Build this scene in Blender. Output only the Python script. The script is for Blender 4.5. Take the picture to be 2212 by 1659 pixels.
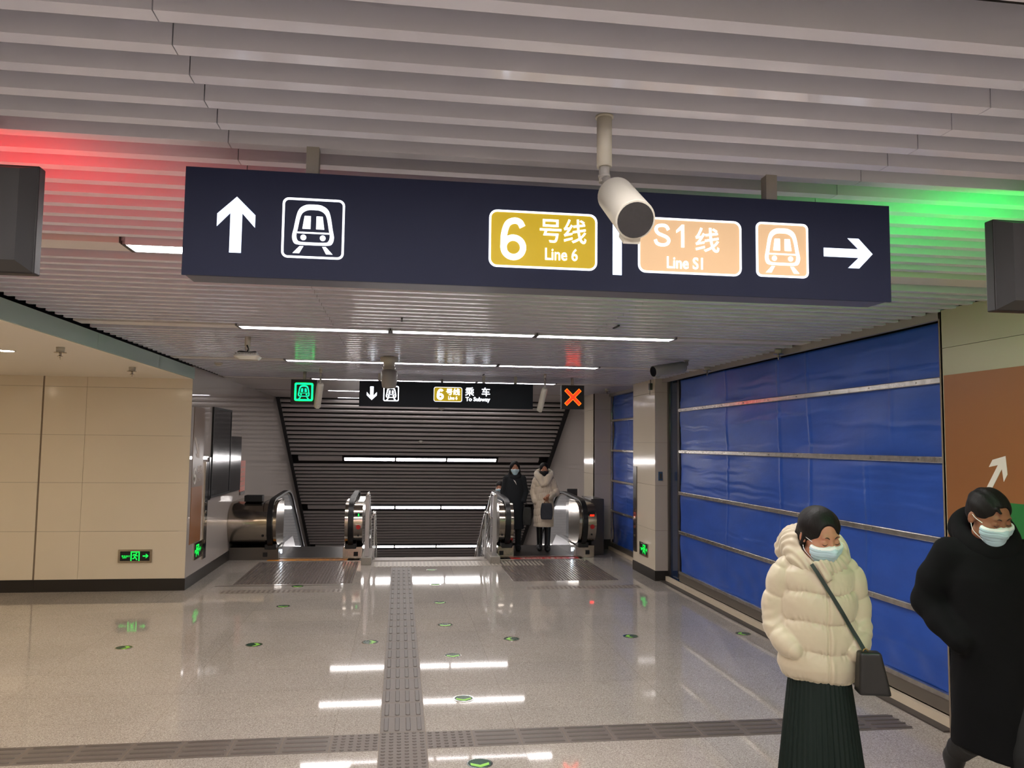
import bpy, bmesh, math, random
import numpy as np
from mathutils import Vector, Matrix
random.seed(7)
rng = np.random.default_rng(5)
S = bpy.context.scene
for o in list(bpy.data.objects):
    bpy.data.objects.remove(o)
COL = S.collection
PI = math.pi

# ---------------------------------------------------------------- camera
YAW, PITCH, ROLL, FPX = math.radians(7.930), math.radians(4.3046), math.radians(0.6638), 1720.0
cd = bpy.data.cameras.new('camera')
cam = bpy.data.objects.new('camera', cd)
COL.objects.link(cam)
fw = Vector((math.sin(YAW)*math.cos(PITCH), math.cos(YAW)*math.cos(PITCH), math.sin(PITCH)))
rt = Vector((math.cos(YAW), -math.sin(YAW), 0))
up = rt.cross(fw)
r2 = math.cos(ROLL)*rt + math.sin(ROLL)*up
u2 = -math.sin(ROLL)*rt + math.cos(ROLL)*up
mw = Matrix((r2, u2, -fw)).transposed().to_4x4()
mw.translation = Vector((0, 0, 1.9))
cam.matrix_world = mw
cd.sensor_width = 36.0
cd.lens = FPX/2212*36.0
cd.clip_start = 0.05
cd.clip_end = 200
S.camera = cam

# ---------------------------------------------------------------- world, exposure
w = bpy.data.worlds.new('world'); S.world = w; w.use_nodes = True
w.node_tree.nodes['Background'].inputs[0].default_value = (0.5, 0.5, 0.55, 1)
w.node_tree.nodes['Background'].inputs[1].default_value = 0.05
S.view_settings.view_transform = 'Standard'
S.view_settings.look = 'None'
S.view_settings.gamma = 1
S.view_settings.use_curve_mapping = False
S.view_settings.exposure = 0.0
LAMP = 33.0      # radiance of the ceiling strip diffusers

# ---------------------------------------------------------------- materials
def srgb(r, g, b):
    f = lambda c: c/12.92 if c <= 0.04045 else ((c+0.055)/1.055)**2.4
    return (f(r/255), f(g/255), f(b/255), 1)
MATS = {}
def mat(name, col, rough=0.5, metal=0.0, emit=0.0, ecol=None, noise=None, bump=None, spec=0.5, coat=0, sheen=0, alpha=1, trans=0, ior=1.45, aniso=0):
    """col is an sRGB triple; noise=(scale, amount, stretch) varies the base colour; bump=(scale, strength, dist)"""
    m = bpy.data.materials.new(name); m.use_nodes = True
    nt = m.node_tree; b = nt.nodes['Principled BSDF']
    c = srgb(*col)
    b.inputs['Base Color'].default_value = c
    b.inputs['Roughness'].default_value = rough
    b.inputs['Metallic'].default_value = metal
    b.inputs['Specular IOR Level'].default_value = spec
    b.inputs['Coat Weight'].default_value = coat
    b.inputs['Sheen Weight'].default_value = sheen
    b.inputs['IOR'].default_value = ior
    b.inputs['Anisotropic'].default_value = aniso
    if trans: b.inputs['Transmission Weight'].default_value = trans
    if alpha < 1: b.inputs['Alpha'].default_value = alpha
    if emit:
        b.inputs['Emission Color'].default_value = srgb(*(ecol or col))
        b.inputs['Emission Strength'].default_value = emit
    def tex(scale, stretch):
        tc = nt.nodes.new('ShaderNodeTexCoord'); mp = nt.nodes.new('ShaderNodeMapping')
        nt.links.new(tc.outputs['Object'], mp.inputs[0]); mp.inputs['Scale'].default_value = stretch
        n = nt.nodes.new('ShaderNodeTexNoise'); n.inputs['Scale'].default_value = scale
        n.inputs['Detail'].default_value = 4
        nt.links.new(mp.outputs[0], n.inputs['Vector'])
        return n
    if noise:
        n = tex(noise[0], noise[2] if len(noise) > 2 else (1, 1, 1))
        r = nt.nodes.new('ShaderNodeValToRGB')
        a = noise[1]
        r.color_ramp.elements[0].position = 0.3; r.color_ramp.elements[1].position = 0.7
        r.color_ramp.elements[0].color = tuple(max(0, x*(1-a)) for x in c[:3])+(1,)
        r.color_ramp.elements[1].color = tuple(min(1, x*(1+a)) for x in c[:3])+(1,)
        nt.links.new(n.outputs['Fac'], r.inputs[0]); nt.links.new(r.outputs[0], b.inputs['Base Color'])
    if bump:
        n = tex(bump[0], bump[3] if len(bump) > 3 else (1, 1, 1))
        bp = nt.nodes.new('ShaderNodeBump'); bp.inputs['Strength'].default_value = bump[1]; bp.inputs['Distance'].default_value = bump[2]
        nt.links.new(n.outputs['Fac'], bp.inputs['Height']); nt.links.new(bp.outputs[0], b.inputs['Normal'])
    MATS[name] = m
    return m

def granite():
    m = bpy.data.materials.new('granite_floor'); m.use_nodes = True
    nt = m.node_tree; b = nt.nodes['Principled BSDF']; L = nt.links
    tc = nt.nodes.new('ShaderNodeTexCoord')
    v = nt.nodes.new('ShaderNodeTexNoise'); v.inputs['Scale'].default_value = 130; v.inputs['Detail'].default_value = 3; v.inputs['Distortion'].default_value = 1.5
    L.new(tc.outputs['Object'], v.inputs['Vector'])
    r = nt.nodes.new('ShaderNodeValToRGB')
    e = r.color_ramp.elements
    e[0].position = 0.30; e[0].color = srgb(128, 120, 114)
    e[1].position = 0.72; e[1].color = srgb(218, 210, 202)
    x = e.new(0.47); x.color = srgb(168, 159, 151)
    x = e.new(0.56); x.color = srgb(192, 184, 176)
    L.new(v.outputs['Fac'], r.inputs[0])
    # per tile tone
    mp = nt.nodes.new('ShaderNodeMapping'); mp.inputs['Location'].default_value = (0.39, -0.42, 0)
    L.new(tc.outputs['Object'], mp.inputs[0])
    br = nt.nodes.new('ShaderNodeTexBrick'); br.offset = 0.0; br.squash = 1
    br.inputs['Scale'].default_value = 1.0; br.inputs['Brick Width'].default_value = 1.2; br.inputs['Row Height'].default_value = 0.6
    br.inputs['Mortar Size'].default_value = 0.0022; br.inputs['Mortar Smooth'].default_value = 0.2
    br.inputs['Color1'].default_value = (0.95, 0.95, 0.95, 1); br.inputs['Color2'].default_value = (1.03, 1.02, 1.0, 1); br.inputs['Mortar'].default_value = (0.74, 0.72, 0.70, 1)
    L.new(mp.outputs[0], br.inputs['Vector'])
    # old stains
    n2 = nt.nodes.new('ShaderNodeTexNoise'); n2.inputs['Scale'].default_value = 0.9; n2.inputs['Detail'].default_value = 5; n2.inputs['Distortion'].default_value = 0.6
    L.new(tc.outputs['Object'], n2.inputs['Vector'])
    r2_ = nt.nodes.new('ShaderNodeValToRGB'); r2_.color_ramp.elements[0].color = (0.9, 0.9, 0.9, 1); r2_.color_ramp.elements[1].color = (1, 1, 1, 1)
    r2_.color_ramp.elements[0].position = 0.35; r2_.color_ramp.elements[1].position = 0.6
    L.new(n2.outputs['Fac'], r2_.inputs[0])
    m1 = nt.nodes.new('ShaderNodeMix'); m1.data_type = 'RGBA'; m1.blend_type = 'MULTIPLY'; m1.inputs[0].default_value = 1
    m2 = nt.nodes.new('ShaderNodeMix'); m2.data_type = 'RGBA'; m2.blend_type = 'MULTIPLY'; m2.inputs[0].default_value = 1
    L.new(r.outputs[0], m1.inputs[6]); L.new(br.outputs['Color'], m1.inputs[7])
    L.new(m1.outputs[2], m2.inputs[6]); L.new(r2_.outputs[0], m2.inputs[7])
    L.new(m2.outputs[2], b.inputs['Base Color'])
    b.inputs['Roughness'].default_value = 0.042
    b.inputs['Specular IOR Level'].default_value = 0.36
    n3 = nt.nodes.new('ShaderNodeTexNoise'); n3.inputs['Scale'].default_value = 1.5; L.new(tc.outputs['Object'], n3.inputs['Vector'])
    bp = nt.nodes.new('ShaderNodeBump'); bp.inputs['Strength'].default_value = 0.025; bp.inputs['Distance'].default_value = 0.01
    L.new(n3.outputs['Fac'], bp.inputs['Height']); L.new(bp.outputs[0], b.inputs['Normal'])
    return m

M_floor = granite()
M_slat = mat('slat_metal', (212, 212, 226), 0.13, metal=0.0, spec=0.2, noise=(1.2, 0.03))
M_panelc = mat('ceiling_panel', (190, 182, 180), 0.4)
M_blank = mat('ceiling_blank', (214, 208, 206), 0.35)
M_back = mat('ceiling_void', (40, 36, 36), 0.8)
M_frame = mat('dark_trim', (48, 47, 50), 0.45)
M_lamp = mat('lamp_diffuser', (255, 255, 255), 0.5, emit=LAMP*1.42, ecol=(255, 249, 246))
M_lamp_back = mat('lamp_diffuser_back', (255, 255, 255), 0.5, emit=LAMP*2.3, ecol=(255, 249, 246))  # unseen rows behind the viewer, added and made stronger to brighten the near ceiling
M_lamp_far = mat('lamp_diffuser_far', (255, 255, 255), 0.5, emit=LAMP*0.78, ecol=(255, 249, 246))
M_wall = mat('wall_panel_cream', (220, 208, 188), 0.12, spec=0.3, noise=(0.7, 0.03))
M_wallR = mat('wall_panel_near_pillar', (176, 172, 148), 0.3, spec=0.3)
M_wall2 = mat('wall_panel_white', (184, 174, 168), 0.03, spec=0.5)
M_joint = mat('panel_joint', (134, 120, 104), 0.7)
M_base = mat('black_baseboard', (36, 33, 32), 0.35)
M_soffit = mat('soffit_white', (238, 230, 216), 0.5)
M_fascia = mat('green_glass_fascia', (165, 188, 180), 0.25)
M_tarp = mat('blue_tarpaulin', (46, 86, 178), 0.30, spec=0.35, noise=(2.2, 0.10, (1, 1, 2.5)), bump=(9, 0.2, 0.006, (0.6, 1, 3)))
M_alu = mat('aluminium', (190, 184, 178), 0.22, metal=0.9, noise=(18, 0.18, (1, 1, 1)), bump=(26, 0.25, 0.004))
M_kerb = mat('cream_kerb', (214, 200, 178), 0.4)
M_dkrail = mat('brown_grey_rail', (120, 112, 102), 0.35, metal=0.5)
M_steel = mat('brushed_steel', (176, 168, 156), 0.15, metal=1.0, bump=(3, 0.04, 0.002, (1, 1, 60)))
M_steeld = mat('dark_steel', (96, 92, 90), 0.28, metal=0.9)
M_chrome = mat('polished_steel', (220, 216, 210), 0.08, metal=1.0)
M_rubber = mat('black_rubber', (22, 22, 24), 0.38)
M_black = mat('matt_black', (20, 20, 22), 0.6)
M_sign = mat('sign_navy', (30, 34, 54), 0.5, spec=0.15, emit=0.012, ecol=(90, 100, 160))
M_signfar = mat('sign_far_black', (16, 20, 28), 0.5, spec=0.2)
M_signbox = mat('sign_housing', (84, 84, 98), 0.4)
M_white_l = mat('lit_white', (240, 248, 255), 0.5, emit=1.1, ecol=(206, 222, 255))
M_white_hot = mat('lit_white_bright', (250, 252, 255), 0.5, emit=1.35, ecol=(240, 246, 255))
M_white_far = mat('lit_white_far', (250, 252, 255), 0.5, emit=5.0, ecol=(236, 244, 255))
M_yellow_l = mat('lit_yellow', (150, 124, 0), 0.5, emit=0.55, ecol=(206, 176, 0))
M_tan_l = mat('lit_tan', (190, 150, 110), 0.5, emit=0.5, ecol=(242, 208, 162))
M_pale = mat('sign_panel_dark_cavity', (60, 64, 80), 0.5)
M_green_l = mat('led_green', (0, 90, 30), 0.5, emit=9.0, ecol=(0, 255, 66))
M_cyan_l = mat('led_green_core', (0, 90, 70), 0.5, emit=1.8, ecol=(0, 255, 160))
M_green_n = mat('led_green_near', (0, 255, 110), 0.5, emit=75.0, ecol=(0, 255, 90))
M_red_n = mat('led_red_near', (255, 20, 30), 0.5, emit=60.0, ecol=(255, 20, 36))
M_red_l = mat('led_red', (120, 10, 4), 0.5, emit=6.0, ecol=(255, 22, 6))
M_orange_l = mat('led_orange_edge', (255, 130, 10), 0.5, emit=1.6, ecol=(255, 130, 10))
M_ledbox = mat('led_box_black', (26, 22, 24), 0.5)
M_monitor = mat('monitor_dark_grey', (60, 60, 62), 0.55)
M_exit = mat('exit_green', (20, 230, 90), 0.5, emit=1.0, ecol=(10, 235, 80))
M_camw = mat('camera_white', (186, 181, 170), 0.35)
M_camg = mat('camera_grey', (150, 146, 142), 0.5)
M_lens = mat('lens_glass', (20, 20, 26), 0.05, coat=1)
M_glass = mat('clear_glass', (235, 245, 245), 0.03, alpha=0.16, spec=0.8)
M_brown = mat('brown_sign', (146, 94, 54), 0.35, spec=0.4)
M_brown2 = mat('brown_sign_dark', (112, 84, 62), 0.3)
M_greenp = mat('green_panel', (34, 112, 52), 0.4)
M_orangep = mat('orange_panel', (205, 110, 40), 0.4)
M_white = mat('white_print', (226, 220, 210), 0.5)
M_greyprint = mat('grey_print', (196, 180, 166), 0.5)
M_poster = mat('black_poster', (36, 38, 42), 0.14, spec=0.7, bump=(5, 0.15, 0.01, (1, 6, 1)))
M_redp = mat('red_notice', (186, 96, 78), 0.5)
M_tact = mat('tactile_stone', (108, 99, 93), 0.45, noise=(60, 0.08))
M_tactd = mat('tactile_rib', (92, 84, 79), 0.4)
M_ribL = mat('ribbed_stone', (150, 140, 128), 0.35)
M_disc = mat('marker_dark_green', (16, 66, 44), 0.25)
M_lime = mat('marker_lime', (142, 208, 76), 0.35)
M_orange = mat('orange_tape', (224, 146, 44), 0.5)
M_redt = mat('red_tape', (186, 34, 34), 0.5)
M_stone = mat('grey_stone', (150, 143, 134), 0.4, noise=(120, 0.15))
M_slatd = mat('slope_slat', (214, 207, 206), 0.16)
M_detect = mat('plastic_white', (190, 184, 176), 0.5)

# ---------------------------------------------------------------- mesh helpers
OFF = {}
class MB:
    def __init__(s): s.v = []; s.f = []; s.m = []; s.sm = []
    def add(s, vs, fs, mi=0, smooth=False):
        n = len(s.v); s.v += [tuple(p) for p in vs]
        for f in fs: s.f.append(tuple(i+n for i in f)); s.m.append(mi); s.sm.append(smooth)
        return s
    def box(s, x0, x1, y0, y1, z0, z1, mi=0, M=None):
        vs = [(x0,y0,z0),(x1,y0,z0),(x1,y1,z0),(x0,y1,z0),(x0,y0,z1),(x1,y0,z1),(x1,y1,z1),(x0,y1,z1)]
        if M is not None: vs = [M @ Vector(p) for p in vs]
        return s.add(vs, [(0,3,2,1),(4,5,6,7),(0,1,5,4),(1,2,6,5),(2,3,7,6),(3,0,4,7)], mi)
    def bbox(s, x0, x1, y0, y1, z0, z1, b=0.01, mi=0):
        """box with chamfered vertical and horizontal edges"""
        c = Vector(((x0+x1)/2, (y0+y1)/2, (z0+z1)/2)); h = Vector((x1-x0, y1-y0, z1-z0))/2
        bm = bmesh.new(); bmesh.ops.create_cube(bm, size=2)
        for v in bm.verts: v.co = Vector((v.co.x*h.x, v.co.y*h.y, v.co.z*h.z))
        bmesh.ops.bevel(bm, geom=bm.edges[:], offset=b, segments=2, affect='EDGES', profile=0.5)
        bm.verts.index_update()
        vs = [v.co+c for v in bm.verts]; fs = [[v.index for v in f.verts] for f in bm.faces]; bm.free()
        return s.add(vs, fs, mi)
    def tube(s, pts, r, n=12, mi=0, cap=True, smooth=True):
        """tube along a polyline, r a number or list"""
        pts = [Vector(p) for p in pts]; k = len(pts)
        rs = r if isinstance(r, (list, tuple)) else [r]*k
        t0 = (pts[1]-pts[0]).normalized()
        a = Vector((0,0,1)) if abs(t0.z) < 0.9 else Vector((1,0,0))
        nrm = (a - a.dot(t0)*t0).normalized()
        vs = []
        for i, p in enumerate(pts):
            t = (pts[min(i+1,k-1)]-pts[max(i-1,0)])
            t = t.normalized() if t.length > 1e-9 else t0
            nrm = (nrm - nrm.dot(t)*t).normalized(); bn = t.cross(nrm)
            for j in range(n):
                q = 2*PI*j/n
                vs.append(p + rs[i]*(math.cos(q)*nrm + math.sin(q)*bn))
        fs = [(i*n+j, i*n+(j+1)%n, (i+1)*n+(j+1)%n, (i+1)*n+j) for i in range(k-1) for j in range(n)]
        s.add(vs, fs, mi, smooth)
        if cap:
            b = len(s.v)-len(vs)
            s.f.append(tuple(b+j for j in range(n))[::-1]); s.m.append(mi); s.sm.append(False)
            s.f.append(tuple(b+(k-1)*n+j for j in range(n))); s.m.append(mi); s.sm.append(False)
        return s
    def cyl(s, p0, p1, r, r1=None, n=20, mi=0): return s.tube([p0, p1], [r, r if r1 is None else r1], n, mi)
    def band(s, pts, wdt, thk, axis=(1,0,0), mi=0):
        """rectangular section swept along a polyline; width along axis"""
        pts = [Vector(p) for p in pts]; ax = Vector(axis).normalized(); k = len(pts); vs = []
        for i, p in enumerate(pts):
            t = (pts[min(i+1,k-1)]-pts[max(i-1,0)]).normalized(); nn = ax.cross(t).normalized()
            for a, b in ((-1,-1),(1,-1),(1,1),(-1,1)): vs.append(p + ax*a*wdt/2 + nn*b*thk/2)
        fs = [(i*4+j, i*4+(j+1)%4, (i+1)*4+(j+1)%4, (i+1)*4+j) for i in range(k-1) for j in range(4)]
        fs += [(3,2,1,0), tuple((k-1)*4+j for j in range(4))]
        return s.add(vs, fs, mi)
    def prism(s, poly, F, d, mi=0):
        """extrude 2-D polygon in frame F=(O,U,V,N) by depth d along N"""
        O, U, V, N = [Vector(a) for a in F]; n = len(poly)
        a = [O+U*p[0]+V*p[1] for p in poly]; b = [q+N*d for q in a]
        fs = [tuple(range(n))[::-1], tuple(range(n, 2*n))] + [(i, (i+1)%n, n+(i+1)%n, n+i) for i in range(n)]
        return s.add(a+b, fs, mi)
    def ring(s, outer, inner, F, d, mi=0):
        O, U, V, N = [Vector(a) for a in F]; n = len(outer)
        P = lambda l, e: [O+U*p[0]+V*p[1]+N*e for p in l]
        vs = P(outer,0)+P(inner,0)+P(outer,d)+P(inner,d); fs = []
        for i in range(n):
            j = (i+1)%n
            fs += [(i,n+i,n+j,j),(2*n+i,2*n+j,3*n+j,3*n+i),(i,j,2*n+j,2*n+i),(n+i,3*n+i,3*n+j,n+j)]
        return s.add(vs, fs, mi)
    def stroke(s, pts, wd, F, d, mi=0, closed=False):
        """flat ribbon of width wd following 2-D points"""
        pts = [Vector(p) for p in pts]; k = len(pts); Lf = []; Rt = []
        for i, p in enumerate(pts):
            if closed: t = pts[(i+1)%k]-pts[(i-1)%k]
            else: t = pts[min(i+1,k-1)]-pts[max(i-1,0)]
            t.normalize(); nn = Vector((-t.y, t.x))
            Lf.append(p+nn*wd/2); Rt.append(p-nn*wd/2)
        if closed: return s.ring(Lf, Rt, F, d, mi)
        O, U, V, N = [Vector(a) for a in F]
        P = lambda l, e: [O+U*q[0]+V*q[1]+N*e for q in l]
        vs = P(Lf,0)+P(Rt,0)+P(Lf,d)+P(Rt,d); fs = []
        for i in range(k-1):
            fs += [(i,k+i,k+i+1,i+1),(2*k+i,2*k+i+1,3*k+i+1,3*k+i),(i,i+1,2*k+i+1,2*k+i),(k+i,3*k+i,3*k+i+1,k+i+1)]
        fs += [(0,2*k,3*k,k),(k-1,2*k-1,4*k-1,3*k-1)]
        return s.add(vs, fs, mi)
    def build(s, name, mats, parent=None, smooth=None, recalc=True):
        off = OFF.get(parent.name, Vector((0,0,0))) if parent else Vector((0,0,0))
        me = bpy.data.meshes.new(name)
        me.from_pydata([Vector(p)-off for p in s.v], [], s.f)
        mats = mats if isinstance(mats, (list, tuple)) else [mats]
        for m in mats: me.materials.append(m)
        me.polygons.foreach_set('material_index', s.m)
        me.polygons.foreach_set('use_smooth', [bool(x) if smooth is None else smooth for x in s.sm])
        me.update()
        if recalc:
            bm = bmesh.new(); bm.from_mesh(me); bmesh.ops.recalc_face_normals(bm, faces=bm.faces[:]); bm.to_mesh(me); bm.free()
        o = bpy.data.objects.new(name, me); COL.objects.link(o)
        if parent: o.parent = parent
        OFF[o.name] = off
        return o
def tag(o, label, cat, group=None, kind=None):
    o['label'] = label; o['category'] = cat
    if group: o['group'] = group
    if kind: o['kind'] = kind
    return o
def thing(name, label, cat, loc, group=None):
    o = bpy.data.objects.new(name, None); COL.objects.link(o); o.location = loc; o.empty_display_size = 0.1
    OFF[o.name] = Vector(loc)
    return tag(o, label, cat, group)
def struct(mb, name, mats, parent=None, smooth=None):
    o = mb.build(name, mats, parent, smooth)
    if parent is None: o['kind'] = 'structure'
    return o
def dup(o, parent=None):
    c = o.copy(); COL.objects.link(c)
    if parent is not None: c.parent = parent
    for ch in list(o.children): dup(ch, c)
    return c
def rrect(cx, cy, w_, h_, r, n=6):
    out = []
    for (sx, sy, a0) in ((1,1,0),(-1,1,90),(-1,-1,180),(1,-1,270)):
        for i in range(n+1):
            a = math.radians(a0+90*i/n)
            out.append((cx+sx*(w_/2-r)+r*math.cos(a), cy+sy*(h_/2-r)+r*math.sin(a)))
    return out
def circ(cx, cy, r, n=20, ry=None): return [(cx+r*math.cos(2*PI*i/n), cy+(ry or r)*math.sin(2*PI*i/n)) for i in range(n)]
def FY(y, x=0, z=0): return ((x, y, z), (1,0,0), (0,0,1), (0,-1,0))     # plane facing the camera end of the hall
def FXl(x, y=0, z=0): return ((x, y, z), (0,1,0), (0,0,1), (1,0,0))     # on the left wall, facing +x (reads towards +y)
def FXr(x, y=0, z=0): return ((x, y, z), (0,-1,0), (0,0,1), (-1,0,0))   # on the right wall, facing -x
def text(body, size, F, x, y, d, matr, name, parent, bold=0.0, sx=1.0, align='LEFT'):
    """lettering as a mesh; x,y is the baseline start in frame F; size is the font size"""
    c = bpy.data.curves.new('lettering', 'FONT'); c.body = body; c.size = size; c.align_x = align
    c.extrude = d/2; c.offset = bold; c.resolution_u = 4
    o = bpy.data.objects.new('lettering', c); COL.objects.link(o)
    dg = bpy.context.evaluated_depsgraph_get(); dg.update()
    me = bpy.data.meshes.new_from_object(o.evaluated_get(dg)); bpy.data.objects.remove(o)
    O, U, V, N = [Vector(a) for a in F]
    mb = MB(); vs = [O+U*(x+v.co.x*sx)+V*(y+v.co.y)+N*(v.co.z+d/2) for v in me.vertices]
    mb.add(vs, [tuple(p.vertices) for p in me.polygons])
    return mb.build(name, matr, parent)
# ================================================================ SETTING
# ---- floor
mb = MB()
mb.box(-8, 5.0, -16, 13.22, -0.3, 0)
mb.box(-8, -2.05, 13.22, 13.9, -0.3, 0); mb.box(3.1, 5.0, 13.22, 15.3, -0.3, 0)
struct(mb, 'floor', M_floor)
# lower hall floor, far below the slope
mb = MB(); mb.box(-3, 4.2, 26, 34, -7.3, -7.0); struct(mb, 'floor', M_floor)

# ---- slatted ceiling: 2.75 m bays, 15 slats each with one lighting track
XL, XR = -2.63, 3.72
SEAM = [XL, -0.565, 1.61, XR]
mb = MB()
def slat(y, x0=XL, x1=XR, z=2.85, h=0.105, wd=0.05, m=mb):
    for a, b in zip(SEAM[:-1], SEAM[1:]): m.box(a+0.0015, b-0.0015, y, y+wd, z, z+h)
for n in range(-6, 5):
    y0 = 1.635 + 2.75*(n-0)
    for k in range(15):
        y = y0 + 0.158*k - 0.0
        if y < 12.3 and y > -15.5: slat(y)
struct(mb, 'ceiling', M_slat)
mb = MB(); mb.box(-2.67, 3.87, -16, 12.6, 2.99, 3.05); mb.box(-8, 5, -16, 34, 3.4, 3.5)
struct(mb, 'ceiling', M_back)
# blank tray panels of each track, left and right of the lamps
mb = MB()
for n in range(-6, 4):
    ya = 4.035 + 2.75*(n)
    mb.box(XL, -1.375, ya, ya+0.18, 2.853, 2.90); mb.box(2.435, XR, ya, ya+0.18, 2.853, 2.90)
struct(mb, 'ceiling', M_blank)
# smooth panels over the escalator landing
mb = MB()
for a, b in ((12.50, 13.72), (13.73, 15.02), (15.24, 16.4), (16.41, 17.37), (17.59, 17.68)):
    for c, d in ((-2.75, -0.56), (-0.555, 1.61), (1.615, 3.87)): mb.box(c, d, a, b, 2.85, 2.9)
mb.box(-2.75, 3.87, 12.5, 17.7, 2.91, 2.95)
struct(mb, 'ceiling', M_panelc)
# ---- sloping ceiling above the escalators: 30 degrees
SL = math.tan(math.radians(30)); SY, SZ = 17.68, 2.85
MS = Matrix.Translation((0, SY, SZ)) @ Matrix.Rotation(-math.radians(30), 4, 'X')
mb = MB()
ROWS = [2.66, 5.40, 8.14]       # light tracks, distance down the slope
s = 0.12
while s < 15:
    if all(not (r-0.12 < s < r+0.24) for r in ROWS): mb.box(-2.72, 3.82, s, s+0.070, 0, 0.04, M=MS)
    s += 0.195
struct(mb, 'ceiling', M_slatd)
mb = MB(); mb.box(-2.75, 3.9, 0, 16, 0.16, 0.22, M=MS); struct(mb, 'ceiling', M_back)
mb = MB()
for r in ROWS:
    mb.box(-2.45, -1.40, r, r+0.17, 0.0, 0.05, M=MS); mb.box(2.46, 3.5, r, r+0.17, 0.0, 0.05, M=MS)
struct(mb, 'ceiling', M_slatd)
mb = MB(); mb.box(-2.75, -2.60, 0, 15.5, -0.02, 0.05, M=MS); mb.box(3.74, 3.87, 0, 15.5, -0.02, 0.05, M=MS)
struct(mb, 'trim_1', M_frame)
# ---- left alcove soffit and its glass-green fascia
mb = MB(); mb.box(-8, -2.672, -16, 10.78, 2.69, 2.76); struct(mb, 'ceiling', M_soffit)
mb = MB(); yy = -16.0
while yy < 10.7:
    mb.box(-2.672, -2.652, yy, min(yy+1.797, 10.74), 2.69, 2.835); yy += 1.8
struct(mb, 'trim_2', M_fascia)
# ---- walls
def paneled(name, plane, c, a0, a1, z0, z1, seams_a, seams_z, m, thick=0.1, sgn=1, gap=0.0016):
    """panelled wall built as separate cladding sheets on a dark backing"""
    A = [a0]+[s_ for s_ in seams_a if a0 < s_ < a1]+[a1]; Z = [z0]+[q for q in seams_z if z0 < q < z1]+[z1]
    mb = MB()
    for i in range(len(A)-1):
        for j in range(len(Z)-1):
            p, q, r_, t = A[i]+gap, A[i+1]-gap, Z[j]+gap, Z[j+1]-gap
            if plane == 'y': mb.box(p, q, min(c, c+sgn*0.012), max(c, c+sgn*0.012), r_, t, 0)
            else: mb.box(min(c, c+sgn*0.012), max(c, c+sgn*0.012), p, q, r_, t, 0)
    d0, d1 = sorted((c+sgn*0.012, c+sgn*thick))
    if plane == 'y': mb.box(a0, a1, d0, d1, z0, z1, 1)
    else: mb.box(d0, d1, a0, a1, z0, z1, 1)
    return struct(mb, name, [m, M_joint])
ZS = [0.745, 1.352, 1.952, 2.56]
paneled('wall_left', 'y', 10.74, -4.455, -2.672, 0.15, 2.75, [-3.95+0.0], [0.745, 1.352, 1.952, 2.56], M_wall, thick=0.12)
paneled('wall_left', 'y', 10.74, -8.0, -4.475, 0.15, 2.75, [-6.2], [0.745, 1.352, 1.952, 2.56], M_wall, thick=0.12)
mb = MB(); mb.box(-4.475, -4.455, 10.752, 10.8, 0.0, 2.75); struct(mb, 'trim_3', M_joint)
paneled('wall_left', 'x', -2.672, 10.853, 30, -7.5, 2.86, [14.02, 17.4, 20.8], [], M_wall2, thick=0.14, sgn=-1)
mb = MB(); mb.box(-2.672-0.1, -2.670, 10.742, 10.855, 0.15, 2.86); struct(mb, 'wall_left', M_wall2)
mb = MB(); mb.box(-8, -4.46, 10.735, 10.76, 0, 0.15); mb.box(-4.457, -2.665, 10.735, 10.76, 0, 0.15)
mb.box(-2.69, -2.665, 10.76, 13.7, 0, 0.15); struct(mb, 'baseboard_left', M_base)
mb = MB(); mb.box(-8.1, -8, -16, 10.8, 0, 2.8); struct(mb, 'wall_left', M_wall)
mb = MB(); mb.box(-8, 5, -7.1, -16, 0, 3.4); struct(mb, 'wall_back', M_wall)
mb = MB(); mb.box(-3, 4.2, 33, 33.1, -7.3, 2.9); struct(mb, 'wall_front', M_wall2)
# right side: cladding of the near pillar line, pillars and far wall
mb = MB()
paneled('wall_right', 'x', 3.70, -16, 5.03, 0.0, 2.86, [0.2, 1.4, 2.6, 3.8], [2.593], M_wallR, thick=0.5, sgn=1)
mb = MB(); mb.box(3.70, 4.2, 5.012, 5.045, 0, 2.86); struct(mb, 'wall_right', M_joint)
mb = MB(); mb.box(3.95, 4.1, 5.03, 15.3, 0, 3.4); struct(mb, 'wall_right', M_back)
paneled('wall_right', 'x', 3.60, 10.998, 12.06, 0.14, 2.86, [], [0.70, 1.334, 1.943, 2.66], M_wall, thick=0.3)
paneled('wall_right', 'y', 10.985, 3.602, 3.80, 0.14, 2.86, [], [0.70, 1.334, 1.943, 2.66], M_wall2, thick=0.1)
mb = MB(); mb.box(3.59, 3.8, 10.975, 12.065, 0, 0.14); struct(mb, 'baseboard_right', M_base)
mb = MB(); mb.box(3.60, 3.95, 12.05, 12.07, 0.0, 2.86); struct(mb, 'wall_right', M_wall)
paneled('wall_right', 'y', 14.40, 3.56, 3.95, 0.175, 2.86, [], [0.773, 1.365, 1.953, 2.553], M_wall2, thick=0.1)
paneled('wall_right', 'x', 3.56, 14.412, 15.25, 0.0, 2.86, [], [0.773, 1.365, 1.953, 2.553], M_wall, thick=0.3)
mb = MB(); mb.box(3.55, 3.95, 14.39, 14.5, 0, 0.175); struct(mb, 'baseboard_right', M_base)
paneled('wall_right', 'x', 3.84, 15.25, 30, -7.5, 2.86, [16.8, 18, 19.2, 20.4, 21.6], [-2.3, -1.7, -1.1, -.5, .1, .77, 1.365, 1.953, 2.55], M_wall2, thick=0.14)
mb = MB(); mb.box(3.56, 3.9, 15.24, 15.26, -5, 2.86); struct(mb, 'wall_right', M_wall2)
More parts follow.
